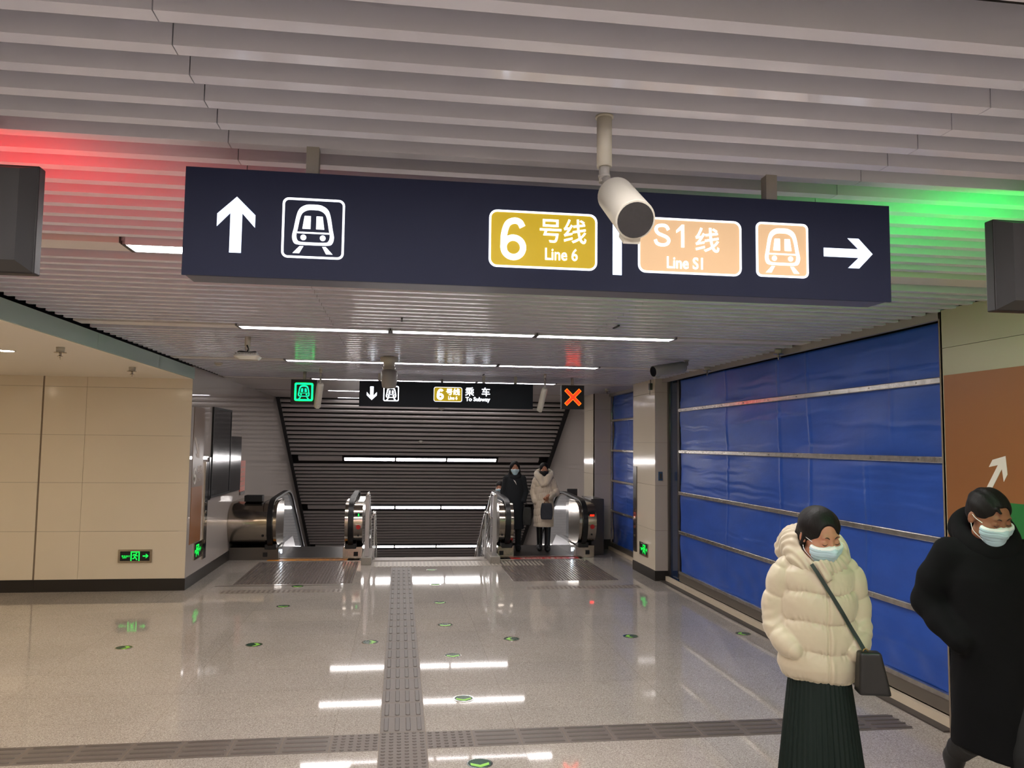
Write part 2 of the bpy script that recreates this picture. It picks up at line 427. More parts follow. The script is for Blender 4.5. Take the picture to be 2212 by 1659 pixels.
# metal edge trim over the hoardings
mb = MB(); mb.box(3.70, 3.74, 5.03, 10.99, 2.80, 2.90); mb.box(3.70, 3.95, 5.03, 10.99, 2.86, 2.90); mb.box(3.83, 3.87, 12.06, 14.4, 2.80, 2.86)
struct(mb, 'trim_4', M_camg)
mb = MB(); mb.box(3.87, 3.95, 12.06, 14.4, 2.80, 2.86); struct(mb, 'trim_5', M_camg)

# ================================================================ CEILING LIGHTS
def ceiling_light_proto(ML):
    r = bpy.data.objects.new('ceiling_light', None); COL.objects.link(r); OFF[r.name] = Vector((0,0,0))
    m = MB(); m.box(-0.615, 0.615, 0.012, 0.148, 0.004, 0.012)
    m.build('diffuser', ML, r)
    m = MB(); m.box(-0.625, 0.625, -0.006, 0.010, -0.002, 0.05); m.box(-0.625, 0.625, 0.150, 0.166, -0.002, 0.05)
    m.box(-0.63, 0.63, -0.006, 0.166, 0.014, 0.05)
    m.build('frame', M_slat, r)
    for a_, b_ in ((-0.632, -0.612), (0.612, 0.632)):
        m = MB(); m.box(a_, b_, -0.006, 0.166, -0.003, 0.05); m.build('end_cap', M_frame, r)
    return r
LX = [-0.735, 0.53, 1.795]
names3 = ['left', 'middle', 'right']
rowname = {-6: 'hidden row far behind the viewer, last', -5: 'hidden row far behind the viewer, second to last', -4: 'hidden row far behind the viewer, third to last', -3: 'unseen row behind the viewer, farthest back', -2: 'unseen row behind the viewer, middle', -1: 'row directly overhead at the top edge',
           0: 'row just beyond the big hanging sign', 1: 'longest bright row seen below the big sign', 2: 'second full bright row',
           3: 'thin row above the smaller hanging sign', 4: 'short row beyond the small sign'}
proto = ceiling_light_proto(M_lamp); proto2 = ceiling_light_proto(M_lamp_far); proto0 = ceiling_light_proto(M_lamp_back); used = set()
for n in range(-6, 5):
    for i, x in enumerate(LX):
        pp = proto0 if n <= -2 else proto if n <= 0 else proto2
        o = dup(pp) if pp.name in used else pp
        used.add(pp.name)
        o.location = (x, 4.045+2.75*n, 2.85)
        tag(o, '%s strip lamp in the slatted ceiling, %s' % (names3[i], rowname[n]), 'ceiling light', 'strip lamps in the ceiling')
# dark gaps in the line of lamps
for i, x in enumerate(LX):
    o = dup(proto2); o.location = (x, 17.40, 2.85)
    tag(o, '%s warm strip lamp in the last row before the sloping ceiling' % names3[i], 'ceiling light', 'strip lamps in the ceiling')
# lamps on the slope
sname = ['upper row on the sloping ceiling', 'middle row on the sloping ceiling', 'lowest row just above stair head']
for j, r in enumerate(ROWS):
    for i, x in enumerate(LX):
        o = dup(proto2)
        o.rotation_euler = (-math.radians(30), 0, 0); o.location = MS @ Vector((x, r, 0.0))
        tag(o, '%s warm strip lamp, %s' % (names3[i], sname[j]), 'ceiling light', 'strip lamps on the sloping ceiling')
def downlight(x, y, z, label):
    t = thing('downlight', label, 'ceiling light', (x, y, z), 'round downlights in the cream soffit')
    m = MB(); F = ((x, y, z), (1,0,0), (0,1,0), (0,0,-1)); m.ring(circ(0,0,0.085), circ(0,0,0.07), F, 0.006); m.build('bezel', M_camw, t)
    m = MB(); m.prism(circ(0,0,0.07), F, 0.003); m.build('diffuser', M_dl, t)
M_dl = mat('downlight_diffuser', (255, 250, 240), 0.5, emit=350, ecol=(255, 236, 204))
downlight(-3.55, 7.72, 2.69, 'round downlight shining in the cream soffit at the left edge')
for (x, y) in ((-3.55, 5.3), (-5.6, 7.7), (-5.6, 3.5), (-3.55, 2.6), (-3.55, 0.2), (-3.55, -3), (-3.55, -6), (-5.6, -1), (-5.6, -5), (-7.2, 8.5), (-7.2, 5)):  # unseen downlights added to brighten the soffit and the left wall
    downlight(x, y, 2.69, 'added, unseen round downlight in the cream soffit, outside the left edge of the picture')
# ================================================================ SIGN GRAPHICS
def bez(pts, n=10):
    """smooth closed or open path through control points by Catmull-Rom"""
    P = [Vector(p) for p in pts]; out = []
    Q = [P[0]*2-P[1]]+P+[P[-1]*2-P[-2]]
    for i in range(1, len(Q)-2):
        for j in range(n):
            t = j/n; a, b, c, d = Q[i-1], Q[i], Q[i+1], Q[i+2]
            out.append(0.5*((2*b)+(c-a)*t+(2*a-5*b+4*c-d)*t*t+(3*b-a-3*c+d)*t**3))
    out.append(P[-1]); return out
def g_arrow(m, F, cx, cy, h, w_, d, ang=0, st=0.3):
    """block arrow pointing up, height h, head width w_"""
    t = h*0.215; hw = w_/2; s_ = w_*st/2
    hd = hw*0.98
    poly = [(0, h/2), (hw, h/2-hd), (hw, h/2-hd-t*1.05), (s_, h/2-t*1.25-s_*0.25), (s_, -h/2), (-s_, -h/2), (-s_, h/2-t*1.25-s_*0.25), (-hw, h/2-hd-t*1.05), (-hw, h/2-hd)]
    c, s = math.cos(ang), math.sin(ang)
    m.prism([(cx+c*x-s*y, cy+s*x+c*y) for x, y in poly], F, d)
def g_train(m, F, cx, cy, s, d, mi=0, frame=True, fw_=0.036, dark=None):
    """train front pictogram in a rounded square of side s"""
    X = lambda x, y: (cx+x*s, cy+y*s)
    if frame:
        m.ring(rrect(cx, cy, s, s, 0.1*s), rrect(cx, cy, s-2*fw_*s, s-2*fw_*s, 0.07*s), F, d, mi)
    def body(k, dx=0, top=0):
        pts = []
        ctrl = [(0, .40), (.12, .39), (.22, .33), (.27, .22), (.31, 0), (.335, -.14), (.31, -.24), (.24, -.275), (0, -.28)]
        r = [(x*k, (y+.05)*k-.05+top) for x, y in ctrl]
        rp = bez(r, 5)
        lp = [Vector((-p.x, p.y)) for p in rp[::-1]][:-1]
        return [X(p.x, p.y) for p in rp[:-1]]+[X(p.x, p.y) for p in lp]
    o = body(1.0); i = body(0.80)
    m.ring(o, i, F, d, mi)
    for sx in (-1, 1):
        m.prism([X(sx*.045, .205), X(sx*.145, .205), X(sx*.175, -.01), X(sx*.045, -.01)][::sx], F, d, mi)
        m.prism([X(sx*.155+p[0], -.155+p[1]) for p in circ(0, 0, .047, 14)], F, d, mi)
        m.prism([X(sx*.15, -.30), X(sx*.21, -.30), X(sx*.32, -.42), X(sx*.215, -.42)][::sx], F, d, mi)
    m.prism([X(-.255, -.062), X(.255, -.062), X(.255, -.088), X(-.255, -.088)], F, d, mi)
def g_six(m, F, cx, cy, h, wd, d, mi=0):
    R = h*0.30
    cyb = cy-h/2+R; pts = []
    bowl = [(cx+(R-wd/2)*1.0*math.cos(a), cyb+(R-wd/2)*math.sin(a)) for a in [2*PI*i/32 for i in range(32)]]
    m.stroke(bowl, wd, F, d, mi, closed=True)
    rr = R-wd/2
    arc = bez([(cx+rr*0.92, cy+h/2-R*0.72), (cx+rr*0.62, cy+h/2-wd*0.72), (cx+rr*0.05, cy+h/2-wd/2), (cx-rr*0.6, cy+h/2-wd*1.05), (cx-rr*0.94, cy+h*0.12), (cx-rr, cyb+rr*0.15), (cx-rr*0.96, cyb-rr*0.2)], 8)
    m.stroke(arc, wd, F, d, mi)
def g_S(m, F, cx, cy, h, w_, wd, d, mi=0):
    a, b = w_/2-wd/2, h/2-wd/2
    pts = [(a*.95, b*.55), (a*.62, b*.9), (0, b), (-a*.7, b*.86), (-a*.88, b*.5), (-a*.55, b*.16), (0, 0), (a*.68, -b*.2), (a, -b*.52), (a*.72, -b*.88), (0, -b), (-a*.72, -b*.86), (-a, -b*.48)]
    m.stroke(bez([(cx+x, cy+y) for x, y in pts], 6), wd, F, d, mi)
def g_one(m, F, cx, cy, h, wd, d, mi=0):
    m.prism([(cx, cy-h/2), (cx+wd, cy-h/2), (cx+wd, cy+h/2), (cx+wd*.2, cy+h/2), (cx-wd*1.6, cy+h/2-wd*1.9), (cx-wd*1.6, cy+h/2-wd*2.8), (cx, cy+h/2-wd*1.7)], F, d, mi)
D = 0.002
def line_badge(parent, F, cx, cy, w_, h, mback, label):
    """rounded line-number badge: white border (part), coloured field, texts as sub-parts"""
    m = MB(); m.ring(rrect(cx, cy, w_, h, h*.14), rrect(cx, cy, w_-h*.07, h-h*.07, h*.11), F, D*2); m.prism(rrect(cx, cy, w_-h*.06, h-h*.06, h*.11), F, D, 1)
    b = m.build('line_badge', [M_white_hot, mback], parent); b['label'] = label
    return b

# ================================================================ BIG HANGING SIGN (near)
def FYd(y, e): return FY(y-e)
ys = 2.55
t = thing('hanging_sign', 'long dark hanging direction sign nearest the viewer, with Line 6 and Line S1 badges', 'sign', (0.53, ys, 2.414))
m = MB(); m.box(-0.676, 1.686, ys+0.004, ys+0.13, 2.414, 2.748); m.build('housing', M_signbox, t)
m = MB(); m.box(-0.680, 1.690, ys-0.006, ys+0.004, 2.410, 2.752)
face = m.build('face_panel', M_sign, t)
for x in (-0.30, 1.27):
    m = MB(); m.box(x-0.02, x+0.02, ys+0.03, ys+0.07, 2.748, 2.852)
    m.build('hanger', M_camg, t)
F = FY(ys-0.006)
m = MB(); g_arrow(m, F, -0.523, 2.574, 0.178, 0.115, D, 0, 0.31); m.build('arrow', M_white_l, t)
m = MB(); g_train(m, F, -0.287, 2.573, 0.193, D); m.build('train_pictogram', M_white_hot, t)
b = line_badge(t, F, 0.4535, 2.570, 0.362, 0.190, M_yellow_l, 'yellow Line 6 badge')
m = MB(); g_six(m, F, 0.353, 2.570, 0.142, 0.0205, D*2.2); m.build('numeral', M_white_hot, b)
text('号线', 0.087, F, 0.436, 2.571, D*2.2, M_white_hot, 'lettering', b, bold=0.0007, sx=0.94)
text('Line 6', 0.056, F, 0.456, 2.506, D*2.2, M_white_hot, 'lettering', b, bold=0.0007, sx=0.82)
m = MB(); m.prism([(0.688, 2.465), (0.719, 2.465), (0.719, 2.66), (0.688, 2.66)], F, D); m.build('divider', M_white_l, t)
b = line_badge(t, F, 0.957, 2.572, 0.364, 0.190, M_tan_l, 'tan Line S1 badge')
m = MB(); g_S(m, F, 0.858, 2.607, 0.078, 0.058, 0.0105, D*2.2); g_one(m, F, 0.925, 2.607, 0.078, 0.0105, D*2.2); m.build('numeral', M_white_hot, b)
text('线', 0.090, F, 0.972, 2.563, D*2.2, M_white_hot, 'lettering', b, bold=0.0007)
text('Line S1', 0.056, F, 0.872, 2.496, D*2.2, M_white_hot, 'lettering', b, bold=0.0007, sx=0.84)
m = MB(); m.prism(rrect(1.287, 2.575, 0.187, 0.181, 0.017), F, D, 1); g_train(m, F, 1.287, 2.575, 0.19, D*2, 0)
m.build('train_pictogram', [M_white_hot, M_tan_l], t)['label'] = 'train pictogram on tan square'
m = MB(); g_arrow(m, F, 1.531, 2.576, 0.182, 0.105, D, -PI/2, 0.29); m.build('arrow', M_white_l, t)

# ================================================================ SMALLER HANGING SIGN (far)
ys = 11.1
t = thing('hanging_sign', 'smaller black hanging sign above the stairs reading To Subway with a Line 6 badge', 'sign', (0.64, ys, 2.40))
m = MB(); m.box(-0.568, 1.844, ys+0.004, ys+0.12, 2.395, 2.742); m.build('housing', M_signbox, t)
m = MB(); m.box(-0.570, 1.846, ys-0.006, ys+0.004, 2.392, 2.745); m.build('face_panel', M_signfar, t)
for x in (-0.3, 1.15, 1.6):
    m = MB(); m.box(x-0.02, x+0.02, ys+0.03, ys+0.07, 2.742, 2.852); m.build('hanger', M_camw, t)
F = FY(ys-0.006)
m = MB(); g_arrow(m, F, -0.400, 2.573, 0.185, 0.135, D, PI, 0.33); m.build('arrow', M_white_far, t)
m = MB(); g_train(m, F, -0.137, 2.574, 0.21, D, fw_=0.055); m.build('train_pictogram', M_white_far, t)
b = line_badge(t, F, 0.646, 2.577, 0.395, 0.205, M_yellow_l, 'yellow Line 6 badge')
m = MB(); g_six(m, F, 0.54, 2.577, 0.155, 0.030, D*2.2); m.build('numeral', M_white_far, b)
text('号线', 0.098, F, 0.617, 2.578, D*2.2, M_white_far, 'lettering', b, bold=0.0012)
text('Line 6', 0.062, F, 0.648, 2.508, D*2.2, M_white_far, 'lettering', b, bold=0.001, sx=0.85)
text('乘', 0.128, F, 0.885, 2.574, D, M_white_far, 'lettering', t, bold=0.0012)
text('车', 0.128, F, 1.112, 2.574, D, M_white_far, 'lettering', t, bold=0.0012)
text('To Subway', 0.078, F, 0.893, 2.492, D, M_white_far, 'lettering', t, bold=0.0014, sx=0.98)

# ================================================================ LANE SIGNALS
def lane_far(x0, x1, label, kind):
    y = 11.1; z0, z1 = 2.405, 2.742; cx = (x0+x1)/2; cz = (z0+z1)/2
    t = thing('lane_signal', label, 'light sign', (cx, y, z0))
    m = MB(); m.box(x0, x1, y, y+0.09, z0, z1); m.build('housing', M_ledbox, t)
    m = MB(); m.cyl((cx, y+.045, z1), (cx, y+.045, 2.85), 0.022); m.build('hanger', M_camw, t)
    F = FY(y)
    if kind == 'train':
        m = MB(); s = 0.236; q = 0.015
        m.ring(rrect(cx, cz, s+.010, s+.010, .025), rrect(cx, cz, s-2*q-.006, s-2*q-.006, .01), F, D, 1)
        g_train(m, F, cx, cz, s*0.98, D*2, 0, frame=False); m.ring(rrect(cx, cz, s, s, .02), rrect(cx, cz, s-2*q, s-2*q, .012), F, D*1.6, 0)
        m.build('led_symbol', [M_cyan_l, M_green_l], t)['label'] = 'glowing green train symbol'
    else:
        m = MB()
        for k, (mi, e, h) in enumerate(((1, 0.0, D), (0, 0.007, D*1.8))):
            for a in (PI/4, -PI/4):
                L_, W_ = 0.15-e, 0.026-e
                c, s_ = math.cos(a), math.sin(a)
                m.prism([(cx+c*p-s_*q, cz+s_*p+c*q) for p, q in ((-L_,-W_),(L_,-W_),(L_,W_),(-L_,W_))], F, h+ (0.0004 if a > 0 else 0), mi)
        m.build('led_symbol', [M_red_l, M_orange_l], t)['label'] = 'glowing red cross'
lane_far(-1.484, -1.140, 'small lane signal box showing a green train symbol, left of the far hanging sign', 'train')
lane_far(2.262, 2.588, 'small lane signal box showing a red cross, right of the far hanging sign', 'x')
def lane_near(x0, x1, label, em, side):
    y = 2.50; z0, z1 = 2.388, 2.716; cx = (x0+x1)/2
    t = thing('lane_signal', label, 'light sign', (cx, y, z0))
    m = MB(); m.bbox(x0, x1, y+0.012, y+0.055, z0, z1, 0.004); m.build('front_frame', M_ledbox, t)
    m = MB()   # chamfered rear housing
    a, b = 0.012, 0.040
    o = [(x0+.004, y+.012, z0+.004), (x1-.004, y+.012, z0+.004), (x1-.004, y+.012, z1-.004), (x0+.004, y+.012, z1-.004)]
    i = [(x0+.03, y-0.045, z0+.028), (x1-.03, y-0.045, z0+.028), (x1-.03, y-0.045, z1-.028), (x0+.03, y-0.045, z1-.028)]
    m.add(o+i, [(0,1,2,3),(4,7,6,5),(0,4,5,1),(1,5,6,2),(2,6,7,3),(3,7,4,0)])
    m.build('rear_housing', M_monitor, t)
    m = MB(); m.cyl((cx, y+.02, z1-0.01), (cx, y+.02, 2.85), 0.02); m.build('hanger', M_camw, t)
    m = MB(); F = ((cx, y+0.055, (z0+z1)/2), (-1,0,0), (0,0,1), (0,1,0))
    if side < 0:
        for a_ in (PI/4, -PI/4):
            c, s_ = math.cos(a_), math.sin(a_)
            m.prism([(c*p-s_*q, s_*p+c*q) for p, q in ((-.14,-.024),(.14,-.024),(.14,.024),(-.14,.024))], F, D+(0.0005 if a_ > 0 else 0))
    else:
        g_arrow(m, F, 0, 0, .26, .22, D, PI, .34)
    m.build('led_symbol', em, t)
lane_near(-1.425, -1.090, 'dark lane signal seen from behind at the left edge, casting red light on the slats', M_red_n, -1)
lane_near(2.066, 2.40, 'dark lane signal seen from behind at the right edge, casting green light on the slats', M_green_n, 1)

# ================================================================ CAMERAS, DETECTORS
def bullet(name, label, base, mount_z, tail, head, r, mm=M_camw, hood=True, light=False, group=None, zfix=None):
    """base=(x,y) of the drop pole at the ceiling; tail/head the ends of the barrel"""
    t = thing(name, label, 'security camera', (base[0], base[1], 2.85), group)
    tail, head = Vector(tail), Vector(head); ax = (head-tail).normalized()
    m = MB(); m.cyl((base[0], base[1], 2.852), (base[0], base[1], mount_z+0.035), r*0.42, n=20); m.cyl((base[0], base[1], 2.852), (base[0], base[1], 2.845), r*0.5)
    m.build('drop_pole', mm, t)
    m = MB(); m.cyl((base[0], base[1], mount_z+0.035), (base[0], base[1], mount_z-0.01), r*0.30, n=16); m.cyl((base[0], base[1], mount_z+.012), (base[0], base[1], mount_z+.004), r*0.34, n=16)
    m.tube([(base[0], base[1], mount_z), tail+Vector((0,0,r*0.2)), tail+ax*r*0.7], [r*0.3, r*0.34, r*0.34], 12)
    m.build('bracket', M_camg if mm is M_camw else mm, t)
    m = MB(); L_ = (head-tail).length
    prof = [(0, r*.55), (0.01, r*.86), (0.03, r), (L_-0.004, r), (L_, r*.985)]
    m.tube([tail+ax*a for a, _ in prof], [q for _, q in prof], 32, cap=True)
    m.build('barrel', mm, t)
    m = MB(); m.tube([head-ax*0.0035, head+ax*0.0015], [r*.9, r*.9], 28); m.build('lens', M_lens, t)
    m = MB(); sd = ax.cross(Vector((0,0,1))).normalized(); dn = ax.cross(sd).normalized(); dn = dn if dn.z < 0 else -dn
    c0 = head-ax*(0.06)+dn*(r*0.98)
    vs = []
    for a in (0.0, 0.056):
        for u_, v_ in ((-.42,-.2),(.42,-.2),(.42,.26),(-.42,.26)): vs.append(c0+ax*a+sd*u_*r+dn*v_*r)
    m.add(vs, [(0,1,2,3),(4,7,6,5),(0,4,5,1),(1,5,6,2),(2,6,7,3),(3,7,4,0)])
    m.build('sensor_foot', mm, t)
    return t
bullet('security_camera', 'cream bullet camera hanging in front of the big near sign', (0.567, 2.19), 2.665, (0.588, 2.165, 2.618), (0.583, 1.935, 2.474), 0.052)
bullet('security_camera', 'grey bullet camera pointing left above the blue hoarding near the ceiling', (3.13, 8.44), 2.80, (3.10, 8.42, 2.775), (2.70, 8.30, 2.700), 0.062, mm=M_camg)
bullet('security_camera', 'thin white camera pointing down beside the green train signal', (-1.04, 10.55), 2.76, (-1.04, 10.56, 2.66), (-1.10, 10.80, 2.365), 0.045, mm=M_camw)
bullet('security_camera', 'thin white camera pointing down left of the red cross signal', (1.93, 10.6), 2.76, (1.93, 10.61, 2.66), (1.90, 10.85, 2.37), 0.042, mm=M_camw)
# pole mounted camera in front of the far sign
t = thing('security_camera', 'stubby grey camera on a thick ceiling stem, overlapping the far hanging sign', 'security camera', (-0.14, 8.95, 2.85))
m = MB(); m.tube([(-.14, 8.95, 2.852), (-.14, 8.95, 2.80), (-.14, 8.95, 2.79), (-.14, 8.95, 2.74), (-.14, 8.95, 2.735), (-.14, 8.95, 2.69)], [.10, .10, .065, .06, .075, .06], 24); m.build('drop_pole', M_camw, t)
m = MB(); m.tube([(-.137, 8.93, 2.695), (-.137, 8.93, 2.68), (-.135, 8.90, 2.60), (-.134, 8.88, 2.512), (-.134, 8.88, 2.505)], [.06, .092, .09, .076, .06], 24); m.build('barrel', M_camg, t)
# wireless access point
t = thing('wireless_access_point', 'white wedge-shaped unit with black cable coil hanging left of the far signs', 'wireless unit', (-1.40, 7.5, 2.85))
m = MB(); m.cyl((-1.40, 7.5, 2.852), (-1.40, 7.5, 2.76), 0.027); m.cyl((-1.40, 7.5, 2.76), (-1.40, 7.5, 2.72), 0.02); m.build('drop_pole', M_camw, t)
m = MB()
lo = rrect(-1.390, 0, 0.235, 0.17, 0.03); hi = rrect(-1.395, 0, 0.20, 0.13, 0.02); n_ = len(lo)
vs = [(x, 7.46+y, 2.632+0.10*0*y) for x, y in rrect(-1.38, 0, 0.17, 0.13, .03)]+[(x, 7.46+y, 2.662) for x, y in lo]+[(x, 7.46+y, 2.678) for x, y in hi]
m.add(vs, [tuple(range(n_))[::-1], tuple(range(2*n_, 3*n_))]+[(k*n_+i, k*n_+(i+1)%n_, (k+1)*n_+(i+1)%n_, (k+1)*n_+i) for k in range(2) for i in range(n_)])
m.build('casing', M_camw, t)
m = MB()
for k in range(18): m.box(-1.488+k*0.0108, -1.482+k*0.0108, 7.39, 7.53, 2.678, 2.694)
m.build('cooling_fins', M_camg, t)
m = MB()
for k in range(3):
    m.tube([(-1.40+(0.075-.006*k)*math.cos(a)+.01*k, 7.46+0.045*math.sin(a), 2.702+0.006*math.sin(a*2+k)) for a in [2*PI*i/24 for i in range(25)]], 0.006, 8)
m.tube([(-1.40, 7.47, 2.70), (-1.385, 7.47, 2.735), (-1.40, 7.47, 2.77)], 0.006, 8)
m.build('cable_coil', M_rubber, t)
def detector(x, y, z, label, nm='smoke_detector', nrm=(0,0,-1), r=0.05, mt=M_detect):
    t = thing(nm, label, 'detector', (x, y, z)); N = Vector(nrm); p = Vector((x, y, z))
    m = MB(); m.tube([p, p+N*0.018], [r, r*0.98], 24); m.build('base', mt, t)
    m = MB(); m.tube([p+N*0.018, p+N*0.03, p+N*0.042, p+N*0.045], [r*.72, r*.7, r*.45, r*.1], 24); m.build('sensing_head', mt, t)
detector(-2.22, 10.1, 2.85, 'small round smoke detector on the slats near the left corner')
ds = MS @ Vector((0.49, 1.84, 0.0)); detector(ds.x, ds.y, ds.z, 'round detector on the upper part of the sloping ceiling', nrm=(0, -0.5, -0.866), r=0.06)
t = thing('dome_camera', 'small clear-domed camera just under the far hanging sign', 'security camera', (0.60, 11.9, 2.85))
m = MB(); m.cyl((0.60, 11.9, 2.852), (0.60, 11.9, 2.47), 0.018); m.cyl((.60, 11.9, 2.47), (.60, 11.9, 2.44), 0.055); m.build('drop_pole', M_camw, t)
m = MB(); m.tube([(.60, 11.9, 2.44), (.60, 11.9, 2.42), (.60, 11.9, 2.40), (.60, 11.9, 2.386)], [.053, .05, .036, .01], 20); m.build('dome', M_detect, t)
def sprinkler(x, y, z, label, drop=0.075):
    t = thing('fire_sprinkler', label, 'sprinkler', (x, y, z), 'ceiling sprinklers')
    m = MB(); m.tube([(x, y, z), (x, y, z-drop*.6)], [.035, .033], 20); m.build('cup', M_camw, t)
    m = MB(); m.cyl((x, y, z-drop*.6), (x, y, z-drop), 0.011, n=10); m.cyl((x, y, z-drop), (x, y, z-drop-.006), 0.022, n=14); m.cyl((x, y, z-drop), (x, y, z-drop-.035), 0.004, n=6)
    m.cyl((x, y, z-drop*.6), (x, y, z-drop*.6-.004), 0.05, n=18)
    m.build('spray_head', M_steel, t)
sprinkler(3.63, 7.28, 2.85, 'larger of two sprinklers over the wide blue hoarding'); sprinkler(3.63, 9.1, 2.85, 'smaller farther sprinkler over the wide blue hoarding')
sprinkler(-2.93, 7.33, 2.69, 'sprinkler in the cream soffit, nearer the downlight'); sprinkler(-2.92, 9.17, 2.69, 'sprinkler in the cream soffit, nearer the wall corner')
sprinkler(3.45, 13.1, 2.85, 'tiny sprinkler above the narrow blue hoarding')
t = thing('alarm_sounder', 'small grey device hanging at the top of the cream pillar', 'alarm', (3.575, 11.12, 2.85))
m = MB(); m.cyl((3.575, 11.12, 2.852), (3.575, 11.12, 2.80), 0.007, n=8); m.bbox(3.552, 3.598, 11.09, 11.15, 2.70, 2.80, .006); m.build('casing', M_steeld, t)
m = MB(); m.cyl((3.56, 11.10, 2.70), (3.56, 11.10, 2.63), 0.004, n=6); m.build('cable', M_black, t)
# dark slots in the ceiling (speaker slots)
for (x, y, lb) in ((-0.007, 6.16, 'short dark slot in the slats left of centre, beyond the big sign'), (1.70, 6.17, 'short dark slot in the slats right of centre, beyond the big sign'), (1.12, 10.9, 'tiny dark slot in the far slats above the small sign')):
    t = MB(); t.box(x-0.008, x+0.008, y-0.08, y+0.08, 2.842, 2.852); tag(t.build('ceiling_slot', M_black), lb, 'ceiling slot')
# ================================================================ FLOOR FITTINGS
def tactile(name, label, x0, x1, y0, y1, layout):
    """layout: function(mesh) adding raised bars or studs"""
    m = MB(); layout(m); m.m = [1]*len(m.m); m.box(x0, x1, y0, y1, -0.01, 0.0015, 0)
    tag(m.build(name, [M_tact, M_tactd]), label, 'tactile paving')
def bars_y(m, x0, x1, y0, y1, tile=0.3025):
    y = y0
    while y+tile < y1+0.02:
        for i in range(4):
            cx = x0+(x1-x0)*(i+.5)/4
            P = rrect(cx, y+tile/2, 0.032, tile-0.04, 0.014, 3)
            pr(m, P)
        y += tile
def pr(m, P, h=0.005, k=0.0035):
    n = len(P); cx = sum(p[0] for p in P)/n; cy = sum(p[1] for p in P)/n
    def ins(p, e):
        dx, dy = p[0]-cx, p[1]-cy; L_ = math.hypot(dx, dy); return (p[0]-(math.copysign(min(e, abs(dx)), dx)), p[1]-(math.copysign(min(e, abs(dy)), dy)))
    vs = [(p[0], p[1], 0.001) for p in P]+[(*ins(p, k), 0.001+h) for p in P]
    m.add(vs, [(i, (i+1)%n, n+(i+1)%n, n+i) for i in range(n)]+[tuple(range(n, 2*n))])
def bars_x(m, x0, x1, y0, y1):
    for i in range(4):
        pr(m, rrect((x0+x1)/2, y0+(y1-y0)*(i+.5)/4, x1-x0-0.036, 0.026, 0.011, 3))
def studs(m, x0, x1, y0, y1, n=6):
    for i in range(n):
        for j in range(n):
            cx, cy = x0+(x1-x0)*(i+.5)/n, y0+(y1-y0)*(j+.5)/n
            pr(m, circ(cx, cy, 0.0155, 10), 0.005, 0.005)
def lay1(m):
    bars_y(m, -0.088, 0.205, 5.44, 12.45)
    for y in (4.14+.001, 4.44, 4.742, 5.043, 5.142+0.0): pass
    for y in (3.94, 4.24, 4.54, 4.84, 5.14): studs(m, -0.088, 0.205, y, y+0.3)
tactile('tactile_paving', 'long tactile guide strip running from the foreground to the stairs', -0.09, 0.207, 3.9, 12.46, lay1)
def lay2(m):
    x = -0.09-0.3025
    studs(m, x, -0.09, 5.14, 5.43); studs(m, 0.207, 0.5095, 5.14, 5.43)
    k = 0
    while x > -3.9:
        x -= 0.3025; bars_x(m, x, x+0.3, 5.14, 5.43)
    x = 0.5095
    while x < 3.3:
        bars_x(m, x, x+0.3, 5.14, 5.43); x += 0.3025
m = MB(); lay2(m); m.m = [1]*len(m.m); m.box(-4.2, -0.092, 5.14, 5.43, -0.01, 0.0015, 0); m.box(0.209, 3.5, 5.14, 5.43, -0.01, 0.0015, 0)
tag(m.build('tactile_paving', [M_tact, M_tactd]), 'tactile guide strip crossing the foreground from left to right', 'tactile paving')
# joints between the tactile tiles
m = MB(); y = 5.44
while y < 12.4: m.box(-0.09, 0.207, y-.0015, y+.0015, 0.0016, 0.0022); y += 0.3025
m.box(-0.0925, -0.0895, 3.9, 12.46, 0.0005, 0.0022); m.box(0.2065, 0.2095, 3.9, 12.46, 0.0005, 0.0022)
x = 0.5095
while x < 3.5: m.box(x-.0015, x+.0015, 5.14, 5.43, 0.0016, 0.0022); x += 0.3025
x = -0.3925
while x > -4.2: m.box(x-.0015, x+.0015, 5.14, 5.43, 0.0016, 0.0022); x -= 0.3025
struct(m, 'trim_6', M_joint)
# ribbed warning slab at the stair head
m = MB(); m.box(-0.385, 1.46, 12.50, 13.05, -0.01, 0.0015)
for k in range(44):
    x = -0.36+k*0.061; m.box(x, x+0.03, 12.52, 12.98, 0.001, 0.006, 1)
tag(m.build('tactile_paving', [M_ribL, mat('stone_rib_pale', (176, 167, 154), 0.35)]), 'wide ribbed warning slab at the head of the stairs', 'tactile paving')
# grooved anti-slip floor fields before the escalators
def grating(name, lb, x0, x1, y0, y1):
    t = thing(name, lb, 'floor grating', ((x0+x1)/2, (y0+y1)/2, 0))
    m = MB(); m.box(x0, x1, y0, y1, -0.01, 0.0012); m.build('stone_field', mat('grooved_stone', (116, 106, 100), 0.22), t)
    m = MB(); k = x0+0.03
    while k < x1-0.03: m.box(k, k+0.014, y0+0.02, y1-0.02, 0.0008, 0.0015); k += 0.045
    m.build('grooves', mat('groove_dark', (98, 89, 84), 0.5), t)
grating('floor_grating', 'grooved dark floor field in front of the left escalator', -2.15, -0.60, 11.10, 13.1)
grating('floor_grating', 'grooved dark floor field in front of the right escalator', 1.60, 3.10, 11.10, 13.1)
def drain(lb, x0, x1):
    t = thing('floor_drain', lb, 'floor drain', ((x0+x1)/2, 10.6, 0))
    m = MB(); m.box(x0, x1, 10.47, 10.70, -0.01, 0.0012); m.build('cover', mat('drain_stone', (150, 139, 128), 0.3), t)
    m = MB(); k = x0+.02
    while k < x1-.03: m.box(k, k+.028, 10.49, 10.68, 0.001, 0.002); k += .062
    m.build('slots', mat('slot_dark', (120, 110, 103), 0.6), t)
drain('slotted stone drain across the floor on the left, before the escalator', -2.20, -0.70); drain('slotted stone drain across the floor on the right, before the escalator', 1.70, 3.25)
